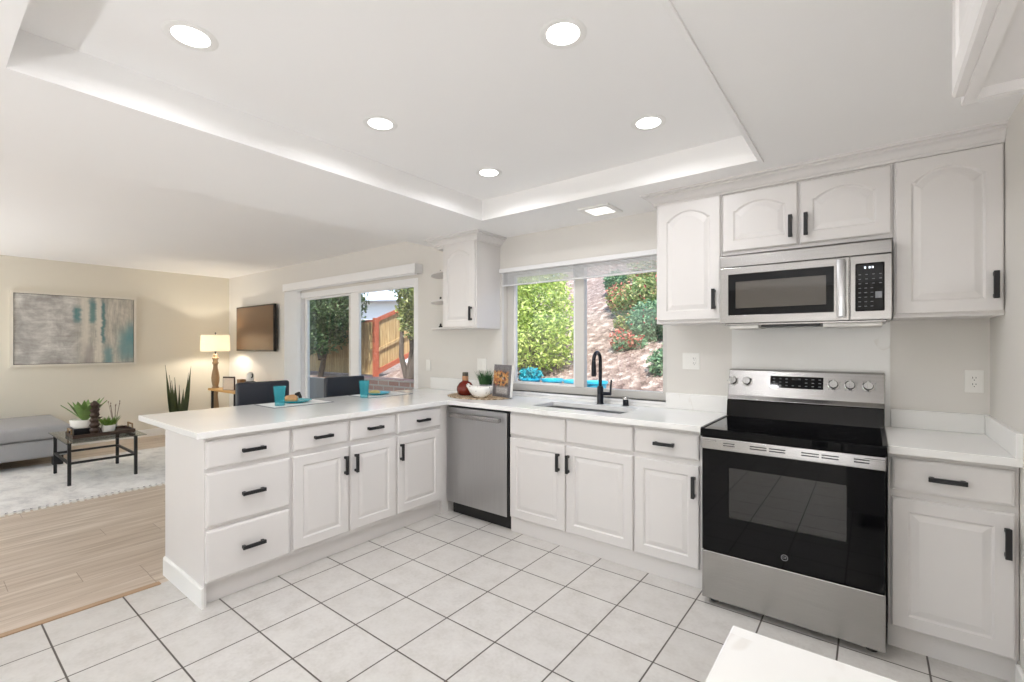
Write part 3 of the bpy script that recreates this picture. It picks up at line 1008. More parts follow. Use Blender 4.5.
f = thing('faucet', 'dark gooseneck kitchen faucet standing behind the sink', 'faucet', (-1.632, 3.212, ZC))
m = MB(); m.lathe([(.0, 0), (.027, 0), (.027, .006), (.024, .010), (.024, .125), (.021, .135), (.0, .135)], 24); m.build('body', 'bronze', f, smooth=40)
pts = []
fdir = Vector((.08, -1, 0)).normalized()
for k in range(25):
    a = k / 24
    if k < 7:
        pts.append((0, 0, .13 + .20 * k / 6))
    else:
        q = (k - 7) / 17 * PI
        r = .062
        p = fdir * (r - r * math.cos(q))
        pts.append((p.x, p.y, .33 + r * math.sin(q)))
m = MB(); m.tube(pts, .0135, 14); m.build('spout', 'bronze', f, smooth=60)
e = fdir * .124
m = MB(); m.lathe([(0, .215), (.0165, .215), (.0185, .23), (.018, .29), (.0145, .33), (.0, .33)], 20, mtx=Matrix.Translation((e.x, e.y, 0))); m.build('spray_head', 'bronze', f, smooth=40)
m = MB(); m.cyl((.02, .0, .080), (.085, .01, .080), .014, .012, 16); m.cyl((.078, .01, .078), (.086, .011, .185), .0085, .007, 12); m.build('lever', 'bronze', f, smooth=40)

s = thing('soap_dispenser', 'small dark air gap cap on the worktop right of the faucet', 'air gap', (-1.432, 3.225, ZC))
m = MB(); m.lathe([(0, 0), (.024, 0), (.024, .004), (.021, .006), (.021, .045), (.0, .045)], 20); m.build('base', 'bronze', s, smooth=40)
m = MB(); m.lathe([(0, .045), (.0215, .045), (.022, .060), (.017, .068), (.0, .069)], 20); m.build('cap', 'chrome', s, smooth=40)

# ------------------------------------------------------------------ dishwasher
d = thing('dishwasher', 'stainless steel dishwasher between the peninsula and the sink cabinet', 'dishwasher', (-2.757, 2.69, 0))
m = MB(); m.box(.0, .645, .026, .58, .10, .872); m.build('tub', 'blackplastic', d)
m = MB(); m.box(.0, .628, 0, .026, .10, .868, .004); dr = m.build('door', 'steelv', d)
m = MB()
m.box(.055, .580, -.036, -.018, .792, .828, .007, 3); m.box(.06, .10, -.02, 0, .795, .825, .003); m.box(.535, .575, -.02, 0, .795, .825, .003)
m.build('handle', 'steel', dr)
m = MB(); m.box(.03, .70 - .052, .05, .065, 0, .10); m.build('kick_plate', 'blackplastic', d)
m = MB(); m.box(.628, .645, .004, .026, .10, .868); m.build('side_seal', 'blackplastic', d)

# ------------------------------------------------------------------ range
r = thing('range', 'stainless electric range with black glass top and black oven door', 'range', (-.716, 2.58, 0))
RW = .768
m = MB(); m.box(.002, RW - .002, .045, .60, .03, .885); m.build('body', 'blackplastic', r)
for (fx, fy) in ((.05, .07), (RW - .05, .07), (.05, .55), (RW - .05, .55)):
    m = MB(); m.lathe([(0, 0), (.022, 0), (.018, .012), (.012, .032), (0, .032)], 16, mtx=Matrix.Translation((fx, fy, 0))); m.build('foot', 'blackplastic', r)
m = MB(); m.box(.002, RW - .002, 0, .045, .035, .285, .004); m.build('storage_drawer', 'steel', r)
# oven door frame with window
m = MB(); m.grid([.003, .135, .628, RW - .003], [.290, .482, .738, .825], lambda u, w: not (.135 < u < .628 and .482 < w < .738), 0.0, .040, 'y')
od = m.build('oven_door', 'blackglass', r, bevel=.002)
m = MB(); m.box(.135, .628, .003, .008, .482, .738); m.build('oven_window', 'ovenglass', od)
m = MB(); m.box(.13, .635, .26, .27, .47, .75); m.box(.13, .635, .0405, .26, .47, .478); m.box(.13, .635, .0405, .26, .742, .75); m.box(.127, .135, .0405, .26, .47, .75); m.box(.63, .638, .0405, .26, .47, .75)
m.build('oven_cavity', 'oveninside', r)
for z in (.545, .655):
    m = MB()
    m.cyl((.14, .06, z), (.625, .06, z), .004, n=8); m.cyl((.14, .24, z), (.625, .24, z), .003, n=8)
    for k in range(16):
        x = .155 + k * .0305
        m.cyl((x, .06, z), (x, .24, z), .0018, n=6)
    m.build('oven_rack', 'rackmetal', r)
# steel band with vent slots and the bar handle worked into it
m = MB(); m.box(.0, RW, -.012, .045, .826, .886, .004); bnd = m.build('vent_band', 'steel', r)
for (a, b_) in ((.11, .165), (.235, .31), (.32, .39), (.455, .525), (.535, .60), (.655, .71)):
    m = MB()
    m.box(a, b_, -.0128, -.0118, .862, .867); m.box(a, b_, -.0128, -.0118, .850, .855)
    m.build('vent_slot', 'slotdark', bnd)
for a in (.004, RW - .075):
    m = MB(); m.box(a, a + .071, -.018, -.0125, .866, .874, .002); m.build('door_catch', 'steel', bnd)
# cooktop
m = MB(); m.box(-.004, RW + .004, -.012, .56, .888, .932, .005); ck = m.build('cooktop', 'blackglass', r)
for (cx, cy, rad) in ((.20, .15, .115), (.57, .15, .09), (.20, .40, .085), (.57, .40, .115)):
    m = MB(); m.lathe([(rad - .0025, .9322), (rad - .0025, .9326), (rad, .9326), (rad, .9322)], 48, mtx=Matrix.Translation((cx, cy, 0))); m.build('burner_ring', 'burnermark', ck)
for a in (-.0045, RW - .012):
    m = MB(); m.box(a, a + .0165, -.004, .535, .9322, .9355, .001, 1); m.build('edge_trim', 'blackplastic', ck)
# backguard
m = MB(); m.prism([(.575, .93), (.545, .93), (.560, 1.03), (.575, 1.03)], 0, .772, 'x'); m.box(0, .772, .575, .70, .885, 1.03); m.build('backguard_base', 'blackglass', r)
m = MB(); m.prism([(.70, 1.03), (.575, 1.03), (.560, 1.036), (.580, 1.060), (.625, 1.214), (.640, 1.220), (.70, 1.220)], -.002, .774, 'x'); bg = m.build('control_panel', 'steel', r, bevel=.003)
nrm = Vector((0, -.154, .045)).normalized()      # outward normal of the sloped face
def onp(x, z):                                   # point on the sloped face
    k = (z - 1.060) / (1.214 - 1.060)
    return Vector((x, .580 + .045 * k, z))
slope = Matrix.Rotation(-math.atan2(.045, .154), 4, 'X')
def plate(x0, x1, z0, z1, off, th=.001):
    p = onp((x0 + x1) / 2, (z0 + z1) / 2) + nrm * off
    mm = MB(); mm.box(-(x1 - x0) / 2, (x1 - x0) / 2, -th / 2, th / 2, -(z1 - z0) / 2, (z1 - z0) / 2, mtx=Matrix.Translation(p) @ slope)
    return mm
dp = plate(.232, .500, 1.115, 1.186, .0012, .002).build('display_panel', 'blackglass', bg)
for row, z in enumerate((1.170, 1.150, 1.131)):
    for k in range(8):
        if row == 1 and k not in (0, 1, 2, 5, 6, 7): continue
        x = .252 + k * .033
        mm = plate(x - .006, x + .006, z - .0015, z + .0015, .0026, .0006)
        mm.build('key_mark', 'keygrey', dp)
mm = plate(.346, .390, 1.163, 1.176, .0026, .0006); mm.build('clock_window', 'slotdark', dp)
for i, x in enumerate((.026, .106, .548, .625, .704)):
    p = onp(x, 1.146)
    ax = Matrix.Translation(p) @ nrm.to_track_quat('Z', 'Y').to_matrix().to_4x4()
    m = MB(); m.lathe([(0, .0), (.028, .0), (.028, .004), (.0235, .006), (.022, .024), (.019, .028), (0, .028)], 28, mtx=ax)
    m.box(-.0045, .0045, -.022, .022, .020, .034, .0015, 1, mtx=ax)
    k_ = m.build('knob', 'chrome', bg, smooth=35)
    mk = MB()
    for q in range(7):
        a = math.radians(-60 + q * 50)
        mk.box(-.002, .002, .033, .037, .0004, .0010, mtx=ax @ Matrix.Rotation(a, 4, 'Z'))
    mk.build('dial_marks', 'keygrey', bg)
# round monogram badge on the oven door
bd = MB(); tor = Matrix.Translation((.385, -.0015, .345)) @ Matrix.Rotation(PI / 2, 4, 'X')
bd.lathe([(.0125, 0), (.0125, .0016), (.0148, .0016), (.0148, 0)], 32, mtx=tor)
bo = bd.build('badge', 'keygrey', od)
def text(body, size, loc, rot, mat, parent, name):
    cu = bpy.data.curves.new(name, 'FONT'); cu.body = body; cu.size = size; cu.align_x = 'CENTER'; cu.align_y = 'CENTER'; cu.extrude = .0003
    tmp = bpy.data.objects.new(name, cu); COL.objects.link(tmp)
    me = bpy.data.meshes.new_from_object(tmp.evaluated_get(bpy.context.evaluated_depsgraph_get()))
    bpy.data.objects.remove(tmp)
    o = bpy.data.objects.new(name, me); COL.objects.link(o); me.materials.clear(); me.materials.append(M[mat]); o.parent = parent; o.location = loc; o.rotation_euler = rot
    return o
text('GE', .015, (.385, -.0012, .345), (PI / 2, 0, 0), 'keygrey', bo, 'badge_lettering')

# ------------------------------------------------------------------ microwave
mw = thing('microwave', 'stainless over-the-range microwave with black window', 'microwave', (-.700, 2.90, 1.485))
MW_, MH = .781, .400
m = MB(); m.box(0, MW_, .030, .40 - .012, .012, MH, .002, 1); m.build('case', 'steel', mw)
m = MB(); m.box(0, MW_, .0, .030, .336, MH, .003); m.build('vent_grille', 'steel', mw)
# door with a window opening
m = MB(); m.grid([.0, .045, .548, .612], [.012, .058, .292, .332], lambda u, w: not (.045 < u < .548 and .058 < w < .292), 0, .030, 'y')
md = m.build('door', 'steel', mw, bevel=.003)
m = MB(); m.grid([.045, .082, .515, .548], [.058, .098, .250, .292], lambda u, w: not (.082 < u < .515 and .098 < w < .250), .002, .012, 'y'); m.build('window_border', 'blackglass', md)
m = MB(); m.box(.082, .515, .006, .010, .098, .250); m.build('window_mesh', NT('microwave_window').set(Roughness=.06).m, md)
bpy.data.materials['microwave_window'].node_tree.nodes['Principled BSDF'].inputs['Base Color'].default_value = lin(78, 73, 66)
m = MB(); m.box(.562, .598, -.038, -.026, .028, .320, .004, 2); m.box(.566, .593, -.028, .002, .034, .058, .003); m.box(.566, .593, -.028, .002, .290, .314, .003); m.build('handle', 'steelv', md, smooth=40)
m = MB(); m.box(.616, MW_, 0, .030, .012, .332, .003); cp = m.build('control_panel', 'steel', mw)
m = MB(); m.box(.637, .752, -.0015, .001, .055, .293, .006, 3); kp = m.build('keypad', 'blackglass', cp)
m = MB(); m.box(.660, .730, -.0022, -.0014, .263, .279); m.build('clock_display', 'blackglass', kp)
for x in (.676, .694, .706):
    m = MB(); m.box(x - .0035, x + .0035, -.0027, -.0021, .266, .276); m.build('display_segment', 'display', kp)
for row in range(8):
    for col in range(4 if row < 3 else 3):
        x = .655 + col * (.027 if row < 3 else .024); z = .237 - row * .0225
        m = MB(); m.box(x - .005, x + .005, -.0021, -.0014, z - .0011, z + .0011); m.build('key_mark', 'keygrey', kp)
m = MB(); m.box(.716, .742, -.0021, -.0014, .118, .150); m.build('start_key', 'keygrey', kp)
m = MB(); m.box(.02, MW_ - .02, .02, .36, 0, .012, .003); mb_ = m.build('underside', 'steel', mw)
for (a, b_) in ((.05, .20), (.50, .745)):
    m = MB(); m.box(a, b_, .015, .25, -.020, 0.0, .006); m.build('grease_filter', 'alum', mb_)
m = MB(); m.box(.21, .49, .02, .20, -.012, 0, .003); m.build('light_panel', 'blackplastic', mb_)

# ------------------------------------------------------------------ wall cabinets
UY = 2.98
UD = YW - UY
def upper(name, label, x0, x1, z0, z1):
    t = thing(name, label, 'cabinet', (x0, UY, z0))
    m = MB(); m.box(0, x1 - x0, 0, UD, 0, z1 - z0, .0015, 1); m.build('cabinet_body', 'cab', t)
    return t
ZT = 2.275
c = upper('wall_cabinet', 'tall white arched-door wall cabinet between window and microwave', -1.108, -.708, 1.508, ZT)
door(c, .012, .393, .020, .764, .36, .14, arch=.055)
c = upper('wall_cabinet', 'wide low white wall cabinet with two arched doors above the microwave', -.706, .085, 1.905, ZT)
door(c, .006, .387, .020, .356, .356, .118, arch=.045); door(c, .399, .784, .020, .356, .428, .118, arch=.045)
c = upper('wall_cabinet', 'tall white arched-door wall cabinet in the right corner', .087, XR, 1.505, ZT)
door(c, .008, .379, .018, .764, .352, .135, arch=.055)
CROWN = [(-.03, 2.272), (.014, 2.272), (.014, 2.285), (.021, 2.289), (.026, 2.300), (.040, 2.314), (.060, 2.321), (.060, 2.331), (.078, 2.333), (.078, 2.345), (-.03, 2.345)]
m = MB(); m.sweep(CROWN, [(-1.108, YW), (-1.108, UY), (XR, UY)])
# path runs outward-left; orient the profile to the room side
struct(m.build('trim_1', 'cab'))

c = upper('wall_cabinet', 'white arched-door wall cabinet left of the window with open end shelves', -3.095, -2.685, 1.520, ZT)
door(c, .012, .398, .012, .752, .365, .125, arch=.05)
for z in (0.0, .262, .526):
    m = MB()
    pts = [(0, UD)] + [(-.40 * math.cos(a), UD - .30 * math.sin(a)) for a in [k * PI / 2 / 14 for k in range(15)]]
    m.prism(pts, z, z + .018, 'z')
    m.build('end_shelf', 'cab', c, bevel=.002)
for z, g in ((1.538, 'lowest'), (1.800, 'middle'), (2.064, 'upper')):
    o = MB().lathe([(0, 0), (.022, 0), (.026, .012), (.020, .030), (.010, .040), (.013, .052), (.006, .062), (0, .064)], 16, mtx=None)
    o = o.build('shelf_ornament', 'blackmetal', smooth=50, loc=(-3.352, 3.19, z))
    o.scale = (.8, .8, .75)
    tag(o, 'small dark ornament on the %s open shelf by the corner cabinet' % g, 'ornament', 'dark ornaments on the end shelves')
m = MB(); m.sweep(CROWN, [(-3.185, YW), (-3.185, UY), (-2.685, UY), (-2.685, YW)])
struct(m.build('trim_3', 'cab'))
m = MB(); m.box(-3.185, -3.095, UY + .002, YW, 2.255, 2.345); struct(m.build('trim_4', 'cab'))

# cabinet over the refrigerator space, faces -X
c = thing('wall_cabinet', 'white cabinet hung high at the top right, seen from below', 'cabinet', (.158, 1.425, 1.90), -PI / 2)
Wd = 1.0; Dp = XR - .158; Hc = ZK - 1.90
m = MB()
m.box(0, Wd, 0, Dp, .022, Hc); m.box(0, Wd, 0, .022, 0, .022); m.box(0, .022, .022, Dp, 0, .022); m.box(Wd - .022, Wd, .022, Dp, 0, .022); m.box(.022, Wd - .022, Dp - .02, Dp, 0, .022)
m.build('cabinet_body', 'cab', c)
door(c, .045, .49, .004, .40, .455, .12, arch=.05); door(c, .51, .955, .004, .40, .545, .12, arch=.05)

# ------------------------------------------------------------------ outlets
def outlet(loc, label, gangs, kinds):
    t = thing('wall_outlet', label, 'outlet', loc)
    w = .070 + .046 * (gangs - 1)
    m = MB(); m.box(-w / 2, w / 2, -.007, 0, -.057, .057, .003); m.build('cover_plate', 'plate_white', t)
    for g, k in enumerate(kinds):
        cx = (g - (gangs - 1) / 2) * .046
        m = MB(); m.box(cx - .0165, cx + .0165, -.0095, -.006, -.0335, .0335, .002); rc = m.build('receptacle' if k == 'o' else 'rocker_switch', 'plate_white', t)
        if k == 'o':
            for z in (.0165, -.0165):
                for sx, hh in ((-.006, .0045), (.006, .0035)):
                    m = MB(); m.box(cx + sx - .0011, cx + sx + .0011, -.0100, -.0092, z - hh + .003, z + hh + .003); m.build('slot', 'slotdark', rc)
                m = MB(); m.cyl((cx, -.0100, z - .009), (cx, -.0092, z - .009), .0022, n=10); m.build('slot', 'slotdark', rc)
    return t
outlet((.413, YW, 1.187), 'white outlet on the wall in the right corner beyond the range', 1, 'o')
outlet((-.984, YW, 1.262), 'double white outlet and switch plate left of the range', 2, 'so')
outlet((-3.645, YW, 1.165), 'white switch plate beside the sliding door', 1, 's')
outlet((-2.905, YW, 1.19), 'double white switch plate under the corner wall cabinet', 2, 'ss')

# ------------------------------------------------------------------ things on the worktop
m = MB(); m.lathe([(0, 0), (.255, 0), (.262, .004), (.255, .008), (0, .009)], 48, sx=1.22, sy=.88)
o = tag(m.build('woven_mat', 'wicker', smooth=30, loc=(-2.70, 3.03, ZC)), 'oval woven reed mat on the worktop left of the sink window', 'mat')
ZM = ZC + .0085
b = thing('syrup_bottle', 'round red-brown glass bottle with a dark cap on the woven mat', 'bottle', (-2.825, 2.985, ZM))
m = MB(); m.lathe([(0, 0), (.048, 0), (.066, .012), (.077, .045), (.074, .075), (.052, .108), (.030, .122), (.0255, .13), (.0255, .15), (0, .15)], 28); m.build('glass_body', 'syrup', b, smooth=50)
m = MB(); m.lathe([(.026, .128), (.0275, .13), (.0275, .168), (.0, .168)], 24); m.build('neck_band', 'label', b, smooth=40)
m = MB(); m.lathe([(0, .168), (.026, .168), (.026, .196), (.023, .200), (0, .200)], 24); m.build('cap', 'cork', b, smooth=40)

# white bird-shaped serving bowl: a boat-shaped dish with a raised head and tail
bo_ = thing('hen_bowl', 'white speckled hen-shaped bowl in front of the bottle on the mat', 'bowl', (-2.580, 2.905, ZM), math.radians(12))
bo_.scale = (.86, .9, .92)
b2 = bmesh.new()
def hull(sc_, zoff, n=28):
    rings = []
    for (fr, z) in ((.30, 0.0), (.52, .012), (.78, .04), (.95, .072), (1.0, .092)):
        ring = []
        for k in range(n):
            a = 2 * PI * k / n
            x = .135 * fr * sc_ * math.cos(a); y = .085 * fr * sc_ * math.sin(a)
            lift = (abs(math.cos(a)) ** 5) * .014 * (z / .092)
            ring.append(b2.verts.new((x, y, z + lift + zoff)))
        rings.append(ring)
    return rings
ro = hull(1.0, 0.0); ri = hull(.93, .006)
n = 28
for rs in (ro, ri):
    for a, c_ in zip(rs, rs[1:]):
        for k in range(n):
            b2.faces.new((a[k], a[(k + 1) % n], c_[(k + 1) % n], c_[k]))
    b2.faces.new(rs[0])
for k in range(n):
    b2.faces.new((ro[-1][k], ro[-1][(k + 1) % n], ri[-1][(k + 1) % n], ri[-1][k]))
bmesh.ops.recalc_face_normals(b2, faces=b2.faces)
m = MB(); merge(m.bm, b2); m.build('dish', 'bowl', bo_, smooth=60)
m = MB(); m.lathe([(0, -.022), (.015, -.018), (.020, 0), (.015, .016), (.007, .022), (0, .023)], 20, mtx=Matrix.Translation((-.132, 0, .103)) @ Matrix.Rotation(math.radians(-25), 4, 'Y')); hd = m.build('head', 'bowl', bo_, smooth=60)
m = MB(); m.lathe([(0, 0), (.008, .002), (0, .022)], 12, mtx=Matrix.Translation((-.150, 0, .106)) @ Matrix.Rotation(math.radians(-95), 4, 'Y')); m.build('beak', 'blackmetal', hd)

g = thing('potted_grass', 'small grey pot of green grass behind the hen bowl', 'potted plant', (-2.745, 3.165, ZM))
g.scale = (.82, .82, .88)
m = MB(); m.prism(rr(-.075, .075, -.05, .05, .012, 0), 0, .06, 'z') if False else m.lathe([(0, 0), (.058, 0), (.066, .098), (.060, .098), (.055, .062), (0, .062)], 28, sx=1.15, sy=.85); m.build('pot', 'pot_grey', g, smooth=40)
random.seed(3)
m = MB()
for k in range(220):
    a = random.uniform(0, 2 * PI); q = math.sqrt(random.random()) * .055
    x, y = q * math.cos(a) * 1.15, q * math.sin(a) * .85
    L = random.uniform(.12, .20); ln = random.uniform(.1, .55)
    dx, dy = math.cos(a) * ln * L, math.sin(a) * ln * L
    wv = Vector((-math.sin(a + .6), math.cos(a + .6), 0)) * .0035
    p0 = Vector((x, y, .060)); p1 = Vector((x + dx * .4, y + dy * .4, .060 + L * .6)); p2 = Vector((x + dx, y + dy, .060 + L))
    v = [m.bm.verts.new(q_) for q_ in (p0 - wv, p0 + wv, p1 + wv * .8, p1 - wv * .8, p2)]
    m.bm.faces.new(v[:4]); m.bm.faces.new((v[3], v[2], v[4]))
m.build('blades', 'grass', g)

k = thing('cookbook', 'cookbook standing upright with a food photo cover left of the sink', 'book', (-2.475, 3.065, ZM), math.radians(-13))
tilt = Matrix.Rotation(math.radians(-5), 4, 'X')
m = MB(); m.box(-.118, .118, -.014, -.012, 0.0, .272, mtx=tilt); m.build('front_cover', 'cover', k)
m = MB(); m.box(-.118, .118, .012, .014, 0.0, .272, mtx=tilt); m.box(-.120, -.118, -.014, .014, 0, .272, mtx=tilt); m.build('back_cover', 'ceramic', k)
m = MB(); m.box(-.117, .113, -.0118, .0118, .004, .268, mtx=tilt); m.build('pages', 'ceramic', k)

# place settings
def placemat(loc, rz, label):
    t = thing('placemat', label, 'placemat', loc, rz, 'placemats on the peninsula')
    m = MB(); m.box(-.225, .225, -.15, .15, 0, .003, .001, 1); m.build('cloth', 'placemat', t)
    m = MB(); m.grid([-.232, -.224, .224, .232], [-.157, -.149, .149, .157], lambda u, w: not (abs(u) < .224 and abs(w) < .149), 0, .0036, 'z'); m.build('hem', 'placemat_edge', t)
    return t
pm = placemat((-3.49, 1.80, ZC), PI / 2, 'white placemat with grey hem under the place setting nearer the viewer')
pm2 = copy_tree(pm, (-3.50, 2.60, ZC), PI / 2 - .02, 'white placemat with grey hem under the place setting by the sliding door')

def tumbler(loc, label):
    t = thing('tumbler', label, 'glass', loc, 0, 'teal tumblers on the peninsula')
    m = MB()
    n = 24
    prof = [(0, 0), (.030, 0), (.033, .004), (.032, .02), (.0355, .075), (.042, .142), (.0395, .142), (.033, .075), (.029, .022), (0, .018)]
    m.lathe(prof, n)
    for v in m.bm.verts:                      # shallow dimples
        a = math.atan2(v.co.y, v.co.x); rr_ = math.hypot(v.co.x, v.co.y)
        if rr_ > .02:
            s_ = 1 + .03 * math.sin(a * 8 + v.co.z * 120)
            v.co.x *= s_; v.co.y *= s_
    m.build('glass_wall', 'tealglass', t, smooth=60)
    return t
g1 = tumbler((-3.43, 1.655, ZC + .0036), 'teal tumbler beside the bread plate nearer the viewer')
g2 = copy_tree(g1, (-3.405, 2.355, ZC + .0036), .4, 'teal tumbler beside the plate near the sliding door')

def plate_(loc, label):
    t = thing('dinner_plate', label, 'plate', loc, 0, 'teal plates on the peninsula')
    m = MB(); m.lathe([(0, .0), (.065, .0), (.085, .006), (.112, .016), (.114, .0185), (.110, .019), (.084, .010), (.062, .005), (0, .005)], 40); m.build('dish', 'tealmat', t, smooth=50)
    return t
p1 = plate_((-3.53, 1.83, ZC + .0036), 'teal plate holding a bread roll, nearer the viewer')
p2 = copy_tree(p1, (-3.52, 2.575, ZC + .0036), 0, 'teal plate near the sliding door behind the second tumbler')
def roll(loc, mat, label):
    m = MB(); m.lathe([(0, 0), (.035, .0), (.050, .012), (.052, .026), (.042, .042), (.022, .052), (0, .055)], 24, sx=1.15, sy=.9)
    for v in m.bm.verts:
        v.co.z += .004 * math.sin(v.co.x * 90) * (v.co.z > .02)
    return tag(m.build('bread_roll', mat, smooth=60, loc=loc), label, 'bread', 'bread rolls on the teal plates')
roll((-3.55, 1.80, ZC + .009), 'bread', 'golden bread roll on the plate nearer the viewer')
r2 = roll((-3.54, 2.555, ZC + .009), 'bread_green', 'pale bread roll on the plate near the sliding door')
r2.scale = (1, 1, .62)

# ------------------------------------------------------------------ bar chairs
def barchair(loc, rz, label, arm):
    t = thing('bar_chair', label, 'chair', loc, rz, 'bar chairs behind the peninsula')
    # local: back plane across y, faces +x (toward the worktop)
    m = MB(); m.box(-.06, .0, -.205, .205, .60, 1.075, .02, 3, mtx=Matrix.Translation((0, 0, 0))); m.build('backrest', 'navy', t, smooth=50)
    m = MB(); m.box(-.03, .41, -.205, .205, .575, .665, .025, 3); m.build('seat', 'navy', t, smooth=50)
    for (x, y) in ((-.03, -.18), (-.03, .18), (.38, -.18), (.38, .18)):
        m = MB(); m.cyl((x, y, 0), (x, y, .58), .014, .020, 4); m.build('leg', 'darkwood', t)
    m = MB(); m.box(-.03, .38, -.186, -.174, .22, .245); m.box(-.03, .38, .174, .186, .22, .245); m.box(.374, .386, -.18, .18, .26, .285); m.build('stretcher', 'darkwood', t)
    if arm:
        m = MB(); m.tube([(-.02, .215, .66), (-.01, .235, .80), (0, .245, .90), (.02, .25, .955), (.06, .25, .965), (.085, .25, .935), (.08, .25, .90)], .014, 10); m.build('arm_scroll', 'blackmetal', t, smooth=60)
    return t
barchair((-3.90, 1.762, 0), math.radians(-1), 'navy leather bar chair nearest the lamp, behind the first placemat', True)
barchair((-3.93, 2.525, 0), 0, 'navy leather bar chair in front of the sliding glass door', False)

# ------------------------------------------------------------------ living area
p = thing('painting', 'wide abstract grey and teal painting on the living room wall', 'painting', (XL, 1.40, 1.58))
m = MB(); m.box(.005, .034, -.60, .60, -.452, .452); m.build('canvas', 'painting', p)
m = MB(); m.grid([-.635, -.606, .606, .635], [-.487, -.458, .458, .487], lambda u, w: not (abs(u) < .606 and abs(w) < .458), 0, .045, 'x'); m.build('frame', plain('champagne_frame', lin(224, 218, 206), .4, .2), p)
m = MB(); m.box(0, .008, -.606, .606, -.458, .458); m.build('shadow_gap', 'slotdark', p)

tv = thing('television', 'flat television mounted on the wall above the console table', 'television', (-7.47, YW, 1.63))
m = MB(); m.box(-.63, .63, -.085, -.045, -.348, .348, .004); m.build('case', 'blackplastic', tv)
m = MB(); m.box(-.612, .612, -.0865, -.084, -.325, .330); m.build('screen', 'tv', tv)
m = MB(); m.box(-.2, .2, -.045, -.004, -.15, .15); m.build('wall_bracket', 'blackmetal', tv)
m = MB(); m.box(-.02, .02, -.0872, -.0845, -.340, -.330); m.build('emblem', 'keygrey', tv)

# console table with lamp
ctb = thing('console_table', 'narrow honey wood console table with metal legs under the television', 'table', (-7.56, 3.0, 0))
m = MB(); m.box(-.58, .60, -.18, .18, .675, .705, .004); m.build('top', 'oak', ctb)
for (x, y) in ((-.46, -.16), (.53, -.16), (-.46, .16), (.53, .16)):
    m = MB(); m.box(x - .015, x + .015, y - .015, y + .015, 0, .675, .002, 1); m.build('leg', 'blackmetal', ctb)
m = MB(); m.lathe([(0, 0), (.075, 0), (.078, .03), (.062, .06), (.066, .10), (.070, .22), (.066, .34), (.048, .50), (.036, .60), (.046, .64), (.046, .675), (0, .675)], 24, sx=.75, sy=.75, mtx=Matrix.Translation((-.52, -.09, 0))); m.build('turned_support', 'turned', ctb, smooth=50)

lp = thing('table_lamp', 'table lamp with a lit cream drum shade on the console table', 'lamp', (-8.08, 2.905, .705))
m = MB(); m.lathe([(0, 0), (.062, 0), (.064, .015), (.052, .03), (.058, .05), (.075, .11), (.078, .16), (.066, .23), (.046, .31), (.040, .35), (.050, .375), (.062, .385), (.060, .40), (.046, .41), (.048, .44), (.062, .46), (.062, .475), (.04, .485), (.04, .52), (.02, .53), (0, .53)], 28, sx=.72, sy=.72); m.build('turned_base', 'turned', lp, smooth=50)
m = MB()
m.lathe([(.196, .575), (.200, .575), (.192, .825), (.188, .825), (.196, .575)], 40); m.build('lamp_shade', 'shade', lp, smooth=60)
m = MB(); m.cyl((0, 0, .53), (0, 0, .60), .014, n=12); m.cyl((0, 0, .60), (0, 0, .845), .003, n=6); m.cyl((-.19, 0, .822), (.19, 0, .822), .002, n=6); m.cyl((0, -.19, .822), (0, .19, .822), .002, n=6); m.lathe([(0, .845), (.010, .847), (.012, .858), (0, .87)], 12); m.build('harp', 'blackmetal', lp)
m = MB(); m.lathe([(0, .60), (.016, .605), (.028, .65), (.024, .68), (0, .695)], 16); m.build('bulb', 'clearglass', lp, smooth=60)
ld = bpy.data.lights.new('lamp_bulb', 'POINT'); ld.energy = 19; ld.color = (1.0, .90, .76); ld.shadow_soft_size = .035
lo = bpy.data.objects.new('lamp_bulb', ld); COL.objects.link(lo); lo.parent = lp; lo.location = (.0, 0, .655)

cl = thing('framed_card', 'small framed printed card on the console table beside the lamp', 'picture frame', (-7.56, 2.90, .705), math.radians(25))
m = MB(); m.box(-.10, .10, -.012, .012, 0, .20, .003); m.build('frame', 'darkwood', cl)
m = MB(); m.box(-.093, .093, -.0135, -.011, .006, .178); m.build('card', 'clockface', cl)
m = MB(); m.box(-.06, .06, -.04, .04, 0, .16, .004)
tag(m.build('wooden_box', 'boxbrown', loc=(-7.41, 3.01, .705)), 'small brown box behind the framed card on the console table', 'box')
cf = thing('lantern', 'white topped ornament with black collar and clear base on the console table', 'ornament', (-7.10, 3.0, .705))
m = MB(); m.lathe([(0, 0), (.050, 0), (.052, .01), (.050, .08), (.046, .09), (.043, .08), (.045, .012), (0, .008)], 24); m.build('glass_base', 'clearglass', cf, smooth=50)
m = MB(); m.lathe([(0, .09), (.048, .09), (.074, .135), (.070, .142), (.03, .15), (0, .15)], 24); m.build('collar', 'blackmetal', cf, smooth=40)
m = MB(); m.lathe([(0, .15), (.042, .15), (.052, .18), (.050, .24), (.034, .275), (0, .285)], 24); m.build('white_top', 'ceramic', cf, smooth=50)
m = MB(); m.tube([(.045, 0, .20), (.08, 0, .215), (.085, 0, .245), (.065, 0, .255)], .010, 8); m.build('handle', 'blackmetal', cf, smooth=50)

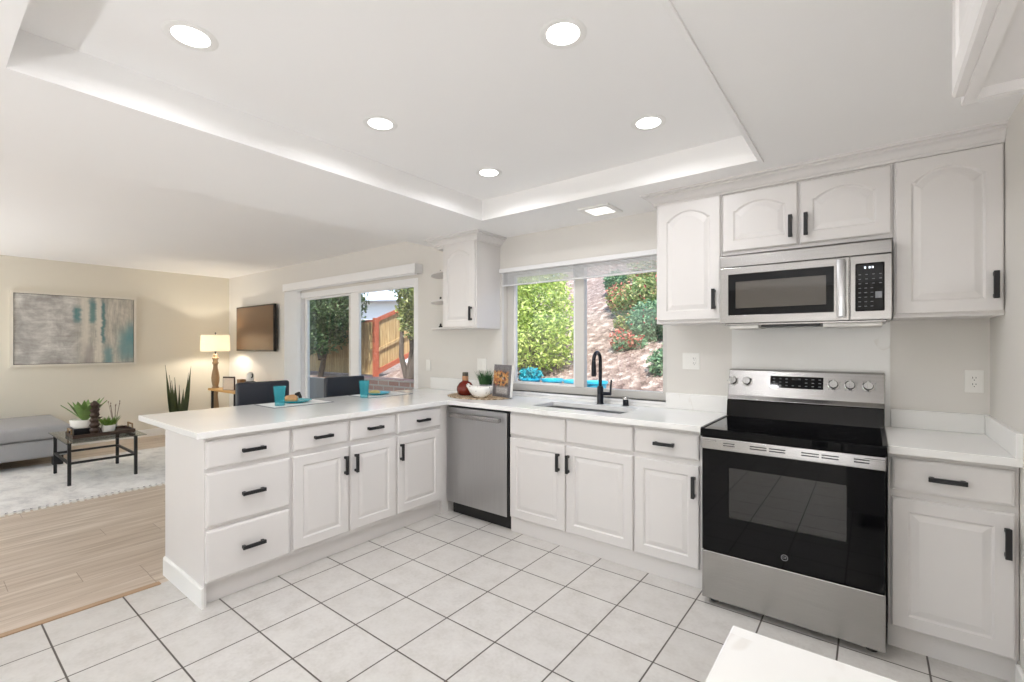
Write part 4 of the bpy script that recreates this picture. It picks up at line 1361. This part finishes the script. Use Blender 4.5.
# snake plant
sp_ = thing('snake_plant', 'tall snake plant with upright blades by the living room wall', 'potted plant', (-8.15, 2.44, 0))
m = MB(); m.lathe([(0, 0), (.10, 0), (.135, .27), (.125, .27), (.12, .24), (0, .24)], 28); m.build('pot', 'pot_grey', sp_, smooth=40)
random.seed(11)
for i, (dx, dy, L, a, tw) in enumerate(((-.02, -.16, .85, 0, .4), (.0, .16, .84, 0, -.3), (.01, -.09, .62, .3, .2), (.0, .12, .60, -.4, .6), (.03, .0, .55, .5, 0), (-.03, -.04, .66, -.3, .9), (.04, .05, .50, .2, -.5), (-.02, .02, .40, .1, .3), (.02, -.12, .70, .2, .5), (-.01, .13, .72, -.2, .2), (.0, -.06, .48, .6, .1))):
    b3 = bmesh.new(); N = 9; rows = []
    for j in range(N + 1):
        t_ = j / N
        wv = .021 * (1 - t_ ** 3) * (.7 + .5 * math.sin(PI * min(1, t_ * 1.2)))
        ang = 1.57 + a + tw * t_
        c0 = Vector((dx * (.5 + .5 * t_), dy * (.5 + .5 * t_), .235 + L * t_))
        u = Vector((math.cos(ang), math.sin(ang), 0)); nn = Vector((-u.y, u.x, 0)) * .006
        rows.append([b3.verts.new(c0 - u * wv), b3.verts.new(c0 + nn), b3.verts.new(c0 + u * wv), b3.verts.new(c0 - nn * .3)])
    for r0, r1 in zip(rows, rows[1:]):
        for q in range(4):
            b3.faces.new((r0[q], r0[(q + 1) % 4], r1[(q + 1) % 4], r1[q]))
    bmesh.ops.recalc_face_normals(b3, faces=b3.faces)
    m = MB(); merge(m.bm, b3); m.build('blade', 'snake', sp_, smooth=50)
m = MB(); m.lathe([(0, .242), (.118, .242)], 20); m.build('soil', 'soil', sp_)

# rug
rg_ = thing('area_rug', 'pale grey woven rug with fringed edge under the glass coffee table', 'rug', (-6.55, 1.52, 0))
m = MB(); m.box(-.98, 1.02, -1.08, 1.10, 0, .010, .003); m.build('pile', 'rug', rg_)
random.seed(5)
m = MB()
for k in range(46):
    y = -1.07 + k * .0475
    m.box(1.01, 1.055 + random.uniform(-.006, .01), y - .017, y + .014, 0, .006, .002, 1, mtx=Matrix.Translation((0, 0, 0)))
m.build('fringe', 'rugfringe', rg_)
m = MB()
for k in range(44):
    y = -1.046 + k * .0475
    m.box(1.0, 1.012, y - .007, y + .010, .008, .0108)
m.build('dark_stitching', 'slotdark', rg_)

# sofa chaise
sf = thing('chaise_sofa', 'grey upholstered chaise seat against the living room wall', 'sofa', (-7.88, .10, 0))
m = MB(); m.box(-.60, .58, -1.1, 1.02, .115, .315, .03, 3); m.build('base', 'sofa', sf, smooth=50)
m = MB(); m.box(-.60, .60, -1.1, 1.04, .318, .472, .045, 4); m.build('seat_cushion', 'sofa', sf, smooth=50)
for (x, y) in ((.50, .93), (-.52, .93), (.50, -1.0), (-.52, -1.0)):
    m = MB(); m.box(x - .045, x + .045, y - .045, y + .045, .012, .118, .004); m.build('leg', 'blackplastic', sf)

# coffee table
tb = thing('coffee_table', 'low glass topped coffee table with a black metal frame on the rug', 'table', (-6.50, 1.19, .0112))
m = MB(); m.box(-.50, .44, -.285, .34, .412, .422, .003); m.build('glass_top', 'tableglass', tb)
for (x, y) in ((.36, -.25), (.355, .265), (-.355, -.25), (-.36, .265)):
    m = MB(); m.box(x - .0135, x + .0135, y - .0135, y + .0135, 0, .412, .002, 1); m.build('leg', 'blackmetal', tb)
m = MB(); m.box(-.36, .36, -.259, -.241, .202, .224); m.box(-.36, .36, .256, .274, .202, .224); m.box(.348, .366, -.25, .265, .202, .224); m.box(-.366, -.348, -.25, .265, .202, .224)
m.build('lower_rail', 'blackmetal', tb)
m = MB(); m.box(-.37, .37, -.262, -.242, .392, .412); m.box(-.37, .37, .254, .276, .392, .412); m.build('upper_rail', 'blackmetal', tb)
ZG = .4335
ty = thing('serving_tray', 'dark wooden tray with raised handles on the coffee table', 'tray', (-6.50, 1.25, ZG))
m = MB(); m.box(-.16, .20, -.26, .24, 0, .012, .002, 1); m.box(-.16, .20, -.26, -.25, .012, .035); m.box(-.16, .20, .23, .24, .012, .035); m.box(.19, .20, -.25, .23, .012, .035); m.box(-.16, -.15, -.25, .23, .012, .035); m.build('base', 'darkwood', ty)
for y in (-.255, .235):
    m = MB(); m.box(-.07, .11, y - .006, y + .006, .072, .084); m.box(-.07, -.058, y - .006, y + .006, .03, .075); m.box(.098, .11, y - .006, y + .006, .03, .075); m.build('handle', 'turned', ty)
bx = MB(); bx.box(-.10, .10, -.10, .10, 0, .07, .004)
tag(bx.build('black_box', 'blackplastic', loc=(-6.50, 1.115, ZG + .0125)), 'low black box in the tray beneath the white planter', 'box')
pl = thing('potted_succulent', 'broad-leaved green succulent in a low white bowl on the black box', 'potted plant', (-6.50, 1.115, ZG + .083))
m = MB(); m.lathe([(0, 0), (.09, 0), (.115, .03), (.118, .085), (.110, .085), (.105, .07), (0, .07)], 32); m.build('bowl', 'ceramic', pl, smooth=40)
random.seed(8)
def agave(par, n, L0, w0, z0, mat, nm='leaf'):
    for i in range(n):
        a = i * 2.39996; lift = .62 + .5 * (i / n)
        L = L0 * (1.0 - .25 * (i / n)) * random.uniform(.9, 1.08)
        b3 = bmesh.new(); N = 7; rows = []
        for j in range(N + 1):
            t_ = j / N
            rad = .02 + L * t_ * math.cos(lift * 1.25) ; h = z0 + L * t_ * math.sin(lift * 1.25) - .02 * t_ * t_
            wv = w0 * math.sin(PI * (0.15 + .85 * t_) ** .8) if t_ < 1 else 0.001
            wv = max(.001, w0 * (math.sin(PI * min(1, .18 + .82 * t_))))
            c0 = Vector((rad * math.cos(a), rad * math.sin(a), h)); u = Vector((-math.sin(a), math.cos(a), 0)); up = Vector((0, 0, 1))
            rows.append([b3.verts.new(c0 - u * wv + up * .006), b3.verts.new(c0 - up * .004), b3.verts.new(c0 + u * wv + up * .006), b3.verts.new(c0 + up * .003)])
        for r0, r1 in zip(rows, rows[1:]):
            for q in range(4):
                b3.faces.new((r0[q], r0[(q + 1) % 4], r1[(q + 1) % 4], r1[q]))
        bmesh.ops.recalc_face_normals(b3, faces=b3.faces)
        m = MB(); merge(m.bm, b3); m.build(nm, mat, par, smooth=60)
agave(pl, 16, .285, .036, .075, 'leafbright')
fg = thing('tall_ornament', 'dark knobbly column ornament standing in front of the white planter', 'ornament', (-6.352, 1.165, ZG + .0125))
fg.scale = (1, 1, 1.18)
m = MB()
prof = [(0, 0), (.035, 0)]
for k in range(12):
    prof += [(.030 + .012 * (k % 2), .02 + k * .022)]
prof += [(.018, .29), (0, .30)]
m.lathe(prof, 14); m.build('shaft', 'darkwood', fg, smooth=30)
random.seed(4)
for k in range(16):
    a = random.uniform(0, 6.28); z = random.uniform(.14, .30)
    m = MB(); d_ = Vector((math.cos(a), math.sin(a), random.uniform(.1, .9))) * random.uniform(.035, .065)
    m.cyl((.012 * math.cos(a), .012 * math.sin(a), z - .02), (d_.x, d_.y, z - .02 + d_.z), .012, .003, 6); m.build('scale', 'darkwood', fg)
sp2 = thing('small_potted_plant', 'small white pot with fine bright green leaves at the right of the tray', 'potted plant', (-6.38, 1.28, ZG + .0125))
m = MB(); m.lathe([(0, 0), (.042, 0), (.056, .04), (.058, .085), (.052, .085), (.049, .07), (0, .07)], 28); m.build('pot', 'ceramic', sp2, smooth=40)
m = MB(); random.seed(9)
for k in range(150):
    a = random.uniform(0, 6.28); q = random.uniform(.0, .05); L = random.uniform(.04, .11); ln = random.uniform(.2, .9)
    p0 = Vector((q * math.cos(a), q * math.sin(a), .068)); p2 = p0 + Vector((math.cos(a) * ln * L, math.sin(a) * ln * L, L))
    wv = Vector((-math.sin(a), math.cos(a), 0)) * .006; p1 = (p0 + p2) / 2 + Vector((0, 0, .01))
    v = [m.bm.verts.new(q_) for q_ in (p0, p1 + wv, p2, p1 - wv)]; m.bm.faces.new(v)
m.build('leaves', 'leafmid', sp2)
df = thing('twig_vase', 'slim clear vase of dried twigs behind the small potted plant', 'vase', (-6.53, 1.36, ZG + .0125))
m = MB(); m.lathe([(0, 0), (.026, 0), (.028, .01), (.026, .09), (.016, .11), (.014, .11), (.023, .088), (.024, .012), (0, .008)], 20); m.build('glass', 'clearglass', df, smooth=40)
for k in range(7):
    a = k * .9; m = MB(); m.cyl((0, 0, .012), (.045 * math.cos(a), .05 * math.sin(a), .27 + .02 * (k % 3)), .0025, .0015, 6)
    m.lathe([(0, -.012), (.006, 0), (0, .014)], 8, mtx=Matrix.Translation((.045 * math.cos(a), .05 * math.sin(a), .27 + .02 * (k % 3)))); m.build('twig', 'twig', df)

# ------------------------------------------------------------------ outdoors
def terrain_z(x, y):
    k = min(1.0, max(0.0, (x + 5.6) / 1.4))             # bank behind the kitchen starts nearer than the one by the fence
    f = min(1.0, max(0.0, (x + 7.75) / .25))            # level ground on the neighbour's side of the fence
    up = .47 * max(0.0, y - 5.0) * k + .43 * max(0.0, y - 5.65) * (1 - k) * f
    return .80 - .04 * (1 - k) + up + .05 * k * math.sin(x * 2.1 + y) * min(1, max(0, y - 4.6))
b = bmesh.new()
NX, NY = 120, 40
grid = [[b.verts.new((-15 + 20 * i / NX, 4.42 + 10 * j / NY, terrain_z(-15 + 20 * i / NX, 4.42 + 10 * j / NY))) for j in range(NY + 1)] for i in range(NX + 1)]
for i in range(NX):
    for j in range(NY):
        b.faces.new((grid[i][j], grid[i + 1][j], grid[i + 1][j + 1], grid[i][j + 1]))
m = MB(); merge(m.bm, b)
struct(m.build('hill', 'hill', smooth=60))
m = MB(); m.box(-15, 5, YW + .16, 4.42, -.12, -.02)
struct(m.build('ground_patio', 'patio'))
m = MB(); m.box(-4.55, 5, 4.30, 4.42, -.02, .80)
struct(m.build('wall_retaining', 'patio'))
m = MB(); m.box(-15, -6.62, 4.34, 4.42, -.02, .80)
struct(m.build('wall_retaining_far', 'patio'))
m = MB(); m.box(0, 2.05, 0, .20, 0, .90, .006)
tag(m.build('brick_planter', 'brick', loc=(-6.62, 4.24, -.02)), 'low brick planter wall seen through the right pane of the sliding door', 'wall')

def fence(name_label, p0, ang, length, h, z0, rise, post=True):
    t = thing('fence_panel', name_label, 'fence', (p0[0], p0[1], z0), ang)
    n = int(length / .145)
    m = MB()
    for k in range(n):
        x = k * .145; dz = rise * x
        m.prism([(x + .002, dz), (x + .142, dz + rise * .14), (x + .142, h + dz + rise * .14), (x + .002, h + dz)], .0, .018, 'y')
    m.build('boards', 'boards', t)
    L = n * .145
    for (zz, hh, mt) in ((.0, .10, 'redwood'), (.44 * h / 1.05, .06, 'boards'), (h - .03, .08, 'redwood')):
        if rise == 0 and zz == 0: continue
        m = MB(); m.prism([(0, zz), (L, zz + rise * L), (L, zz + hh + rise * L), (0, zz + hh)], -.04, -.001, 'y'); m.build('rail', mt, t)
    if post:
        m = MB(); m.box(-.05, .04, -.045, .045, -.2, h + .05, .005); m.build('post', 'redwood', t)
    return t
fence('sunlit board fence with red rails climbing the slope beyond the sliding door', (-7.57, 5.50), math.radians(84), 4.4, 1.05, .80, .44)
fence('level shaded board fence left of the red post beyond the sliding door', (-7.62, 5.50), math.radians(180), 5.0, 1.02, .80, 0.0, False)

hs = thing('neighbour_house', 'pale house with a light roof visible beyond the board fence', 'house', (-16.2, 12.0, 0), math.radians(30))
m = MB(); m.box(-4, 4, -2.5, 2.5, 0, 3.0); m.build('wall', 'housewall', hs)
m = MB(); m.prism([(-3.0, 2.95), (3.0, 2.95), (0, 4.6)], -4.4, 4.4, 'x'); m.build('roof', 'houseroof', hs)

def leaf_mesh(mb_, blobs, n, size, seed, flat=.0):
    rnd = random.Random(seed)
    tot = sum(b_[3] * b_[4] * b_[5] for b_ in blobs)
    for b_ in blobs:
        k = int(n * b_[3] * b_[4] * b_[5] / tot)
        for _ in range(k):
            while True:
                v = Vector((rnd.uniform(-1, 1), rnd.uniform(-1, 1), rnd.uniform(-1, 1)))
                if .35 < v.length < 1: break
            v = v * (1.0 + rnd.uniform(-.08, .12))
            c0 = Vector((b_[0] + v.x * b_[3], b_[1] + v.y * b_[4], b_[2] + v.z * b_[5]))
            s = size * rnd.uniform(.6, 1.35)
            d = Vector((rnd.gauss(0, 1), rnd.gauss(0, 1), rnd.gauss(0, .8) - .2)).normalized()
            e_ = d.cross(Vector((rnd.gauss(0, 1), rnd.gauss(0, 1), rnd.gauss(0, 1)))).normalized()
            nrm_ = d.cross(e_) * s * .15
            q = [c0 - d * s * .5, c0 - e_ * s * .24 + nrm_, c0 + d * s * .5, c0 + e_ * s * .24 + nrm_]
            vs = [mb_.bm.verts.new(x) for x in q]
            mb_.bm.faces.new((vs[0], vs[1], vs[2])); mb_.bm.faces.new((vs[0], vs[2], vs[3]))

def shrub(label, x, y, blobs, n, size, mat, seed, group, name='shrub', stems=3, bloom=None, z=None):
    z0 = terrain_z(x, y) if z is None else z
    t = thing(name, label, 'shrub', (x, y, z0), 0, group)
    m = MB(); leaf_mesh(m, blobs, n, size, seed); m.build('foliage', mat, t)
    m = MB(); rnd = random.Random(seed)
    for k in range(stems):
        b_ = blobs[k % len(blobs)]
        m.tube([(rnd.uniform(-.05, .05), rnd.uniform(-.05, .05), -.05), (b_[0] * .5 + rnd.uniform(-.05, .05), b_[1] * .5, b_[2] * .5), (b_[0], b_[1], b_[2])], .02, 6, rs=[.025, .018, .008])
    m.build('stem', 'bark', t, smooth=60)
    if bloom:
        m = MB(); leaf_mesh(m, [(b_[0], b_[1] - .02, b_[2] + .03, b_[3] * 1.02, b_[4] * 1.02, b_[5] * 1.02) for b_ in blobs], bloom, size * .8, seed + 50); m.build('blossom', 'leaf_red', t)
    return t
GS = 'shrubs on the bank beyond the kitchen window'
shrub('big yellow-green shrub filling the left pane of the kitchen window', -4.02, 5.55,
      [(-.5, 0, .55, .75, .5, .6), (.30, -.1, .40, .56, .5, .45), (-.1, .1, 1.15, .66, .5, .55), (.28, .0, .85, .48, .45, .5), (-.9, .1, 1.0, .6, .5, .7), (-.05, .2, 1.6, .55, .45, .42), (-.6, .2, 1.6, .6, .4, .4)], 21000, .066, 'leaf_yellow', 21, GS, stems=7)
shrub('green shrub with pink tips at the upper right of the kitchen window', -3.0, 8.3, [(0, 0, .3, .62, .5, .45), (.6, .1, .4, .6, .5, .5), (.2, -.5, .2, .5, .4, .35)], 6500, .075, 'leaf_mid', 22, GS, bloom=900)
shrub('dense green shrub at mid height in the right pane of the window', -2.72, 7.1, [(0, 0, .25, .5, .4, .35), (.5, -.1, .3, .5, .4, .45), (-.25, .1, .2, .35, .35, .3)], 6500, .07, 'leaf_mid', 23, GS, bloom=420)
shrub('grey-green shrub low in the right pane of the window', -2.40, 6.35, [(0, 0, .22, .36, .3, .30), (.36, 0, .28, .36, .35, .34)], 4600, .062, 'leaf_blue', 24, GS, bloom=120)
shrub('red flowering shrub low on the mulch bank', -2.74, 6.05, [(0, 0, .12, .17, .16, .15), (.2, .02, .10, .14, .14, .12)], 420, .06, 'leaf_blue', 25, GS, bloom=330)
shrub('blue-green plant at the lower right corner of the window', -1.98, 5.42, [(0, 0, .13, .14, .15, .16), (.14, .05, .2, .16, .16, .2)], 900, .06, 'leaf_blue', 26, GS)
shrub('small lone shrub high on the mulch bank behind the window blind', -3.88, 8.30, [(0, 0, .22, .24, .22, .22)], 1300, .07, 'leaf_blue', 27, GS)
shrub('pink-tipped green shrub between the lone shrub and the upper right shrub', -3.42, 7.55, [(0, 0, .18, .28, .25, .22)], 1300, .065, 'leaf_mid', 28, GS, bloom=320)
shrub('loose pink-tipped shrub left of the mid height green shrub in the right pane', -3.22, 7.25, [(0, 0, .16, .26, .25, .2), (.2, -.1, .14, .22, .2, .18)], 1500, .06, 'leaf_mid', 29, GS, bloom=300)
shrub('yellowing low shrub between the mulch and the flowering shrub', -2.95, 6.65, [(0, 0, .10, .2, .2, .14), (.22, 0, .12, .2, .2, .16)], 1100, .055, 'leaf_olive', 30, GS, bloom=160)
# turquoise pots under the window shrub
tq = thing('turquoise_pot', 'turquoise pot with teal foliage at the left below the yellow-green shrub', 'pot', (-3.34, 4.70, .80), 0, 'turquoise pots beyond the kitchen window')
prof = [(0, 0), (.09, 0), (.12, .14), (.132, .145), (.132, .17), (.118, .17), (.112, .15), (0, .145)]
m = MB(); m.lathe(prof, 28); m.build('pot', 'turq', tq, smooth=40)
m = MB(); leaf_mesh(m, [(0, 0, .20, .14, .13, .09)], 420, .06, 31); m.build('foliage', 'leaf_teal', tq)
for (x, lb) in ((-3.02, 'turquoise pot second from the left below the yellow-green shrub'), (-2.72, 'turquoise pot beside the window mullion'), (-2.44, 'turquoise pot right of the window mullion')):
    q = thing('turquoise_pot', lb, 'pot', (x, 4.70, .80), 0, 'turquoise pots beyond the kitchen window')
    m = MB(); m.lathe(prof, 28); m.build('pot', 'turq', q, smooth=40)
    m = MB(); m.lathe([(0, .148), (.112, .152)], 20); m.build('soil', 'soil', q)

def tree(label, x, y, z, trunks, blobs, n, size, mat, seed):
    t = thing('tree', label, 'tree', (x, y, z), 0, 'trees beyond the sliding door')
    m = MB()
    for tr in trunks:
        m.tube(tr, .05, 8, rs=[.055 - .035 * i / (len(tr) - 1) for i in range(len(tr))])
    m.build('trunk', 'bark', t, smooth=60)
    m = MB(); leaf_mesh(m, blobs, n, size, seed); m.build('crown', mat, t)
    return t
tree('slender many-stemmed tree at the right edge of the sliding door', -5.86, 4.86, .80,
     [[(0, 0, -.05), (.05, .05, .5), (-.05, .1, 1.2), (-.1, .1, 1.9)], [(.05, 0, -.05), (.22, 0, .5), (.25, .1, 1.2), (.3, .1, 1.8)], [(-.05, .05, -.05), (-.16, 0, .4), (-.2, .05, .9), (-.35, .1, 1.4)]],
     [(.22, 0, .95, .26, .3, .3), (.32, .05, 1.35, .40, .35, .4), (.02, .0, 1.55, .30, .3, .28), (.0, 0, 1.15, .2, .2, .22)], 4200, .07, 'leaf_olive', 41)
tree('dark leafy tree behind the left pane of the sliding door', -8.45, 4.86, .80,
     [[(0, 0, -.05), (.1, .05, .5), (.05, .1, 1.1), (.15, 0, 1.8)], [(.02, 0, .3), (-.25, .05, .8), (-.4, .1, 1.4)], [(.05, 0, .4), (.4, 0, .9), (.55, .05, 1.5)]],
     [(0, 0, 1.1, .8, .5, .5), (-.9, .05, .75, .6, .45, .45), (.6, 0, 1.35, .62, .5, .5), (-.7, 0, 1.2, .7, .6, .6), (.0, .1, 1.75, .85, .5, .5), (.35, -.1, .72, .4, .4, .3)], 14000, .08, 'leaf_dark', 42)
tree('grey-green tree at the far left behind the level board fence', -11.0, 6.6, .76,
     [[(0, 0, -.05), (.1, .05, .8), (0, .1, 1.8)]],
     [(0, 0, 1.3, 1.0, .6, .7), (.6, 0, .8, .6, .5, .5), (0, 0, 2.0, .9, .6, .5)], 8000, .08, 'leaf_dark', 43)
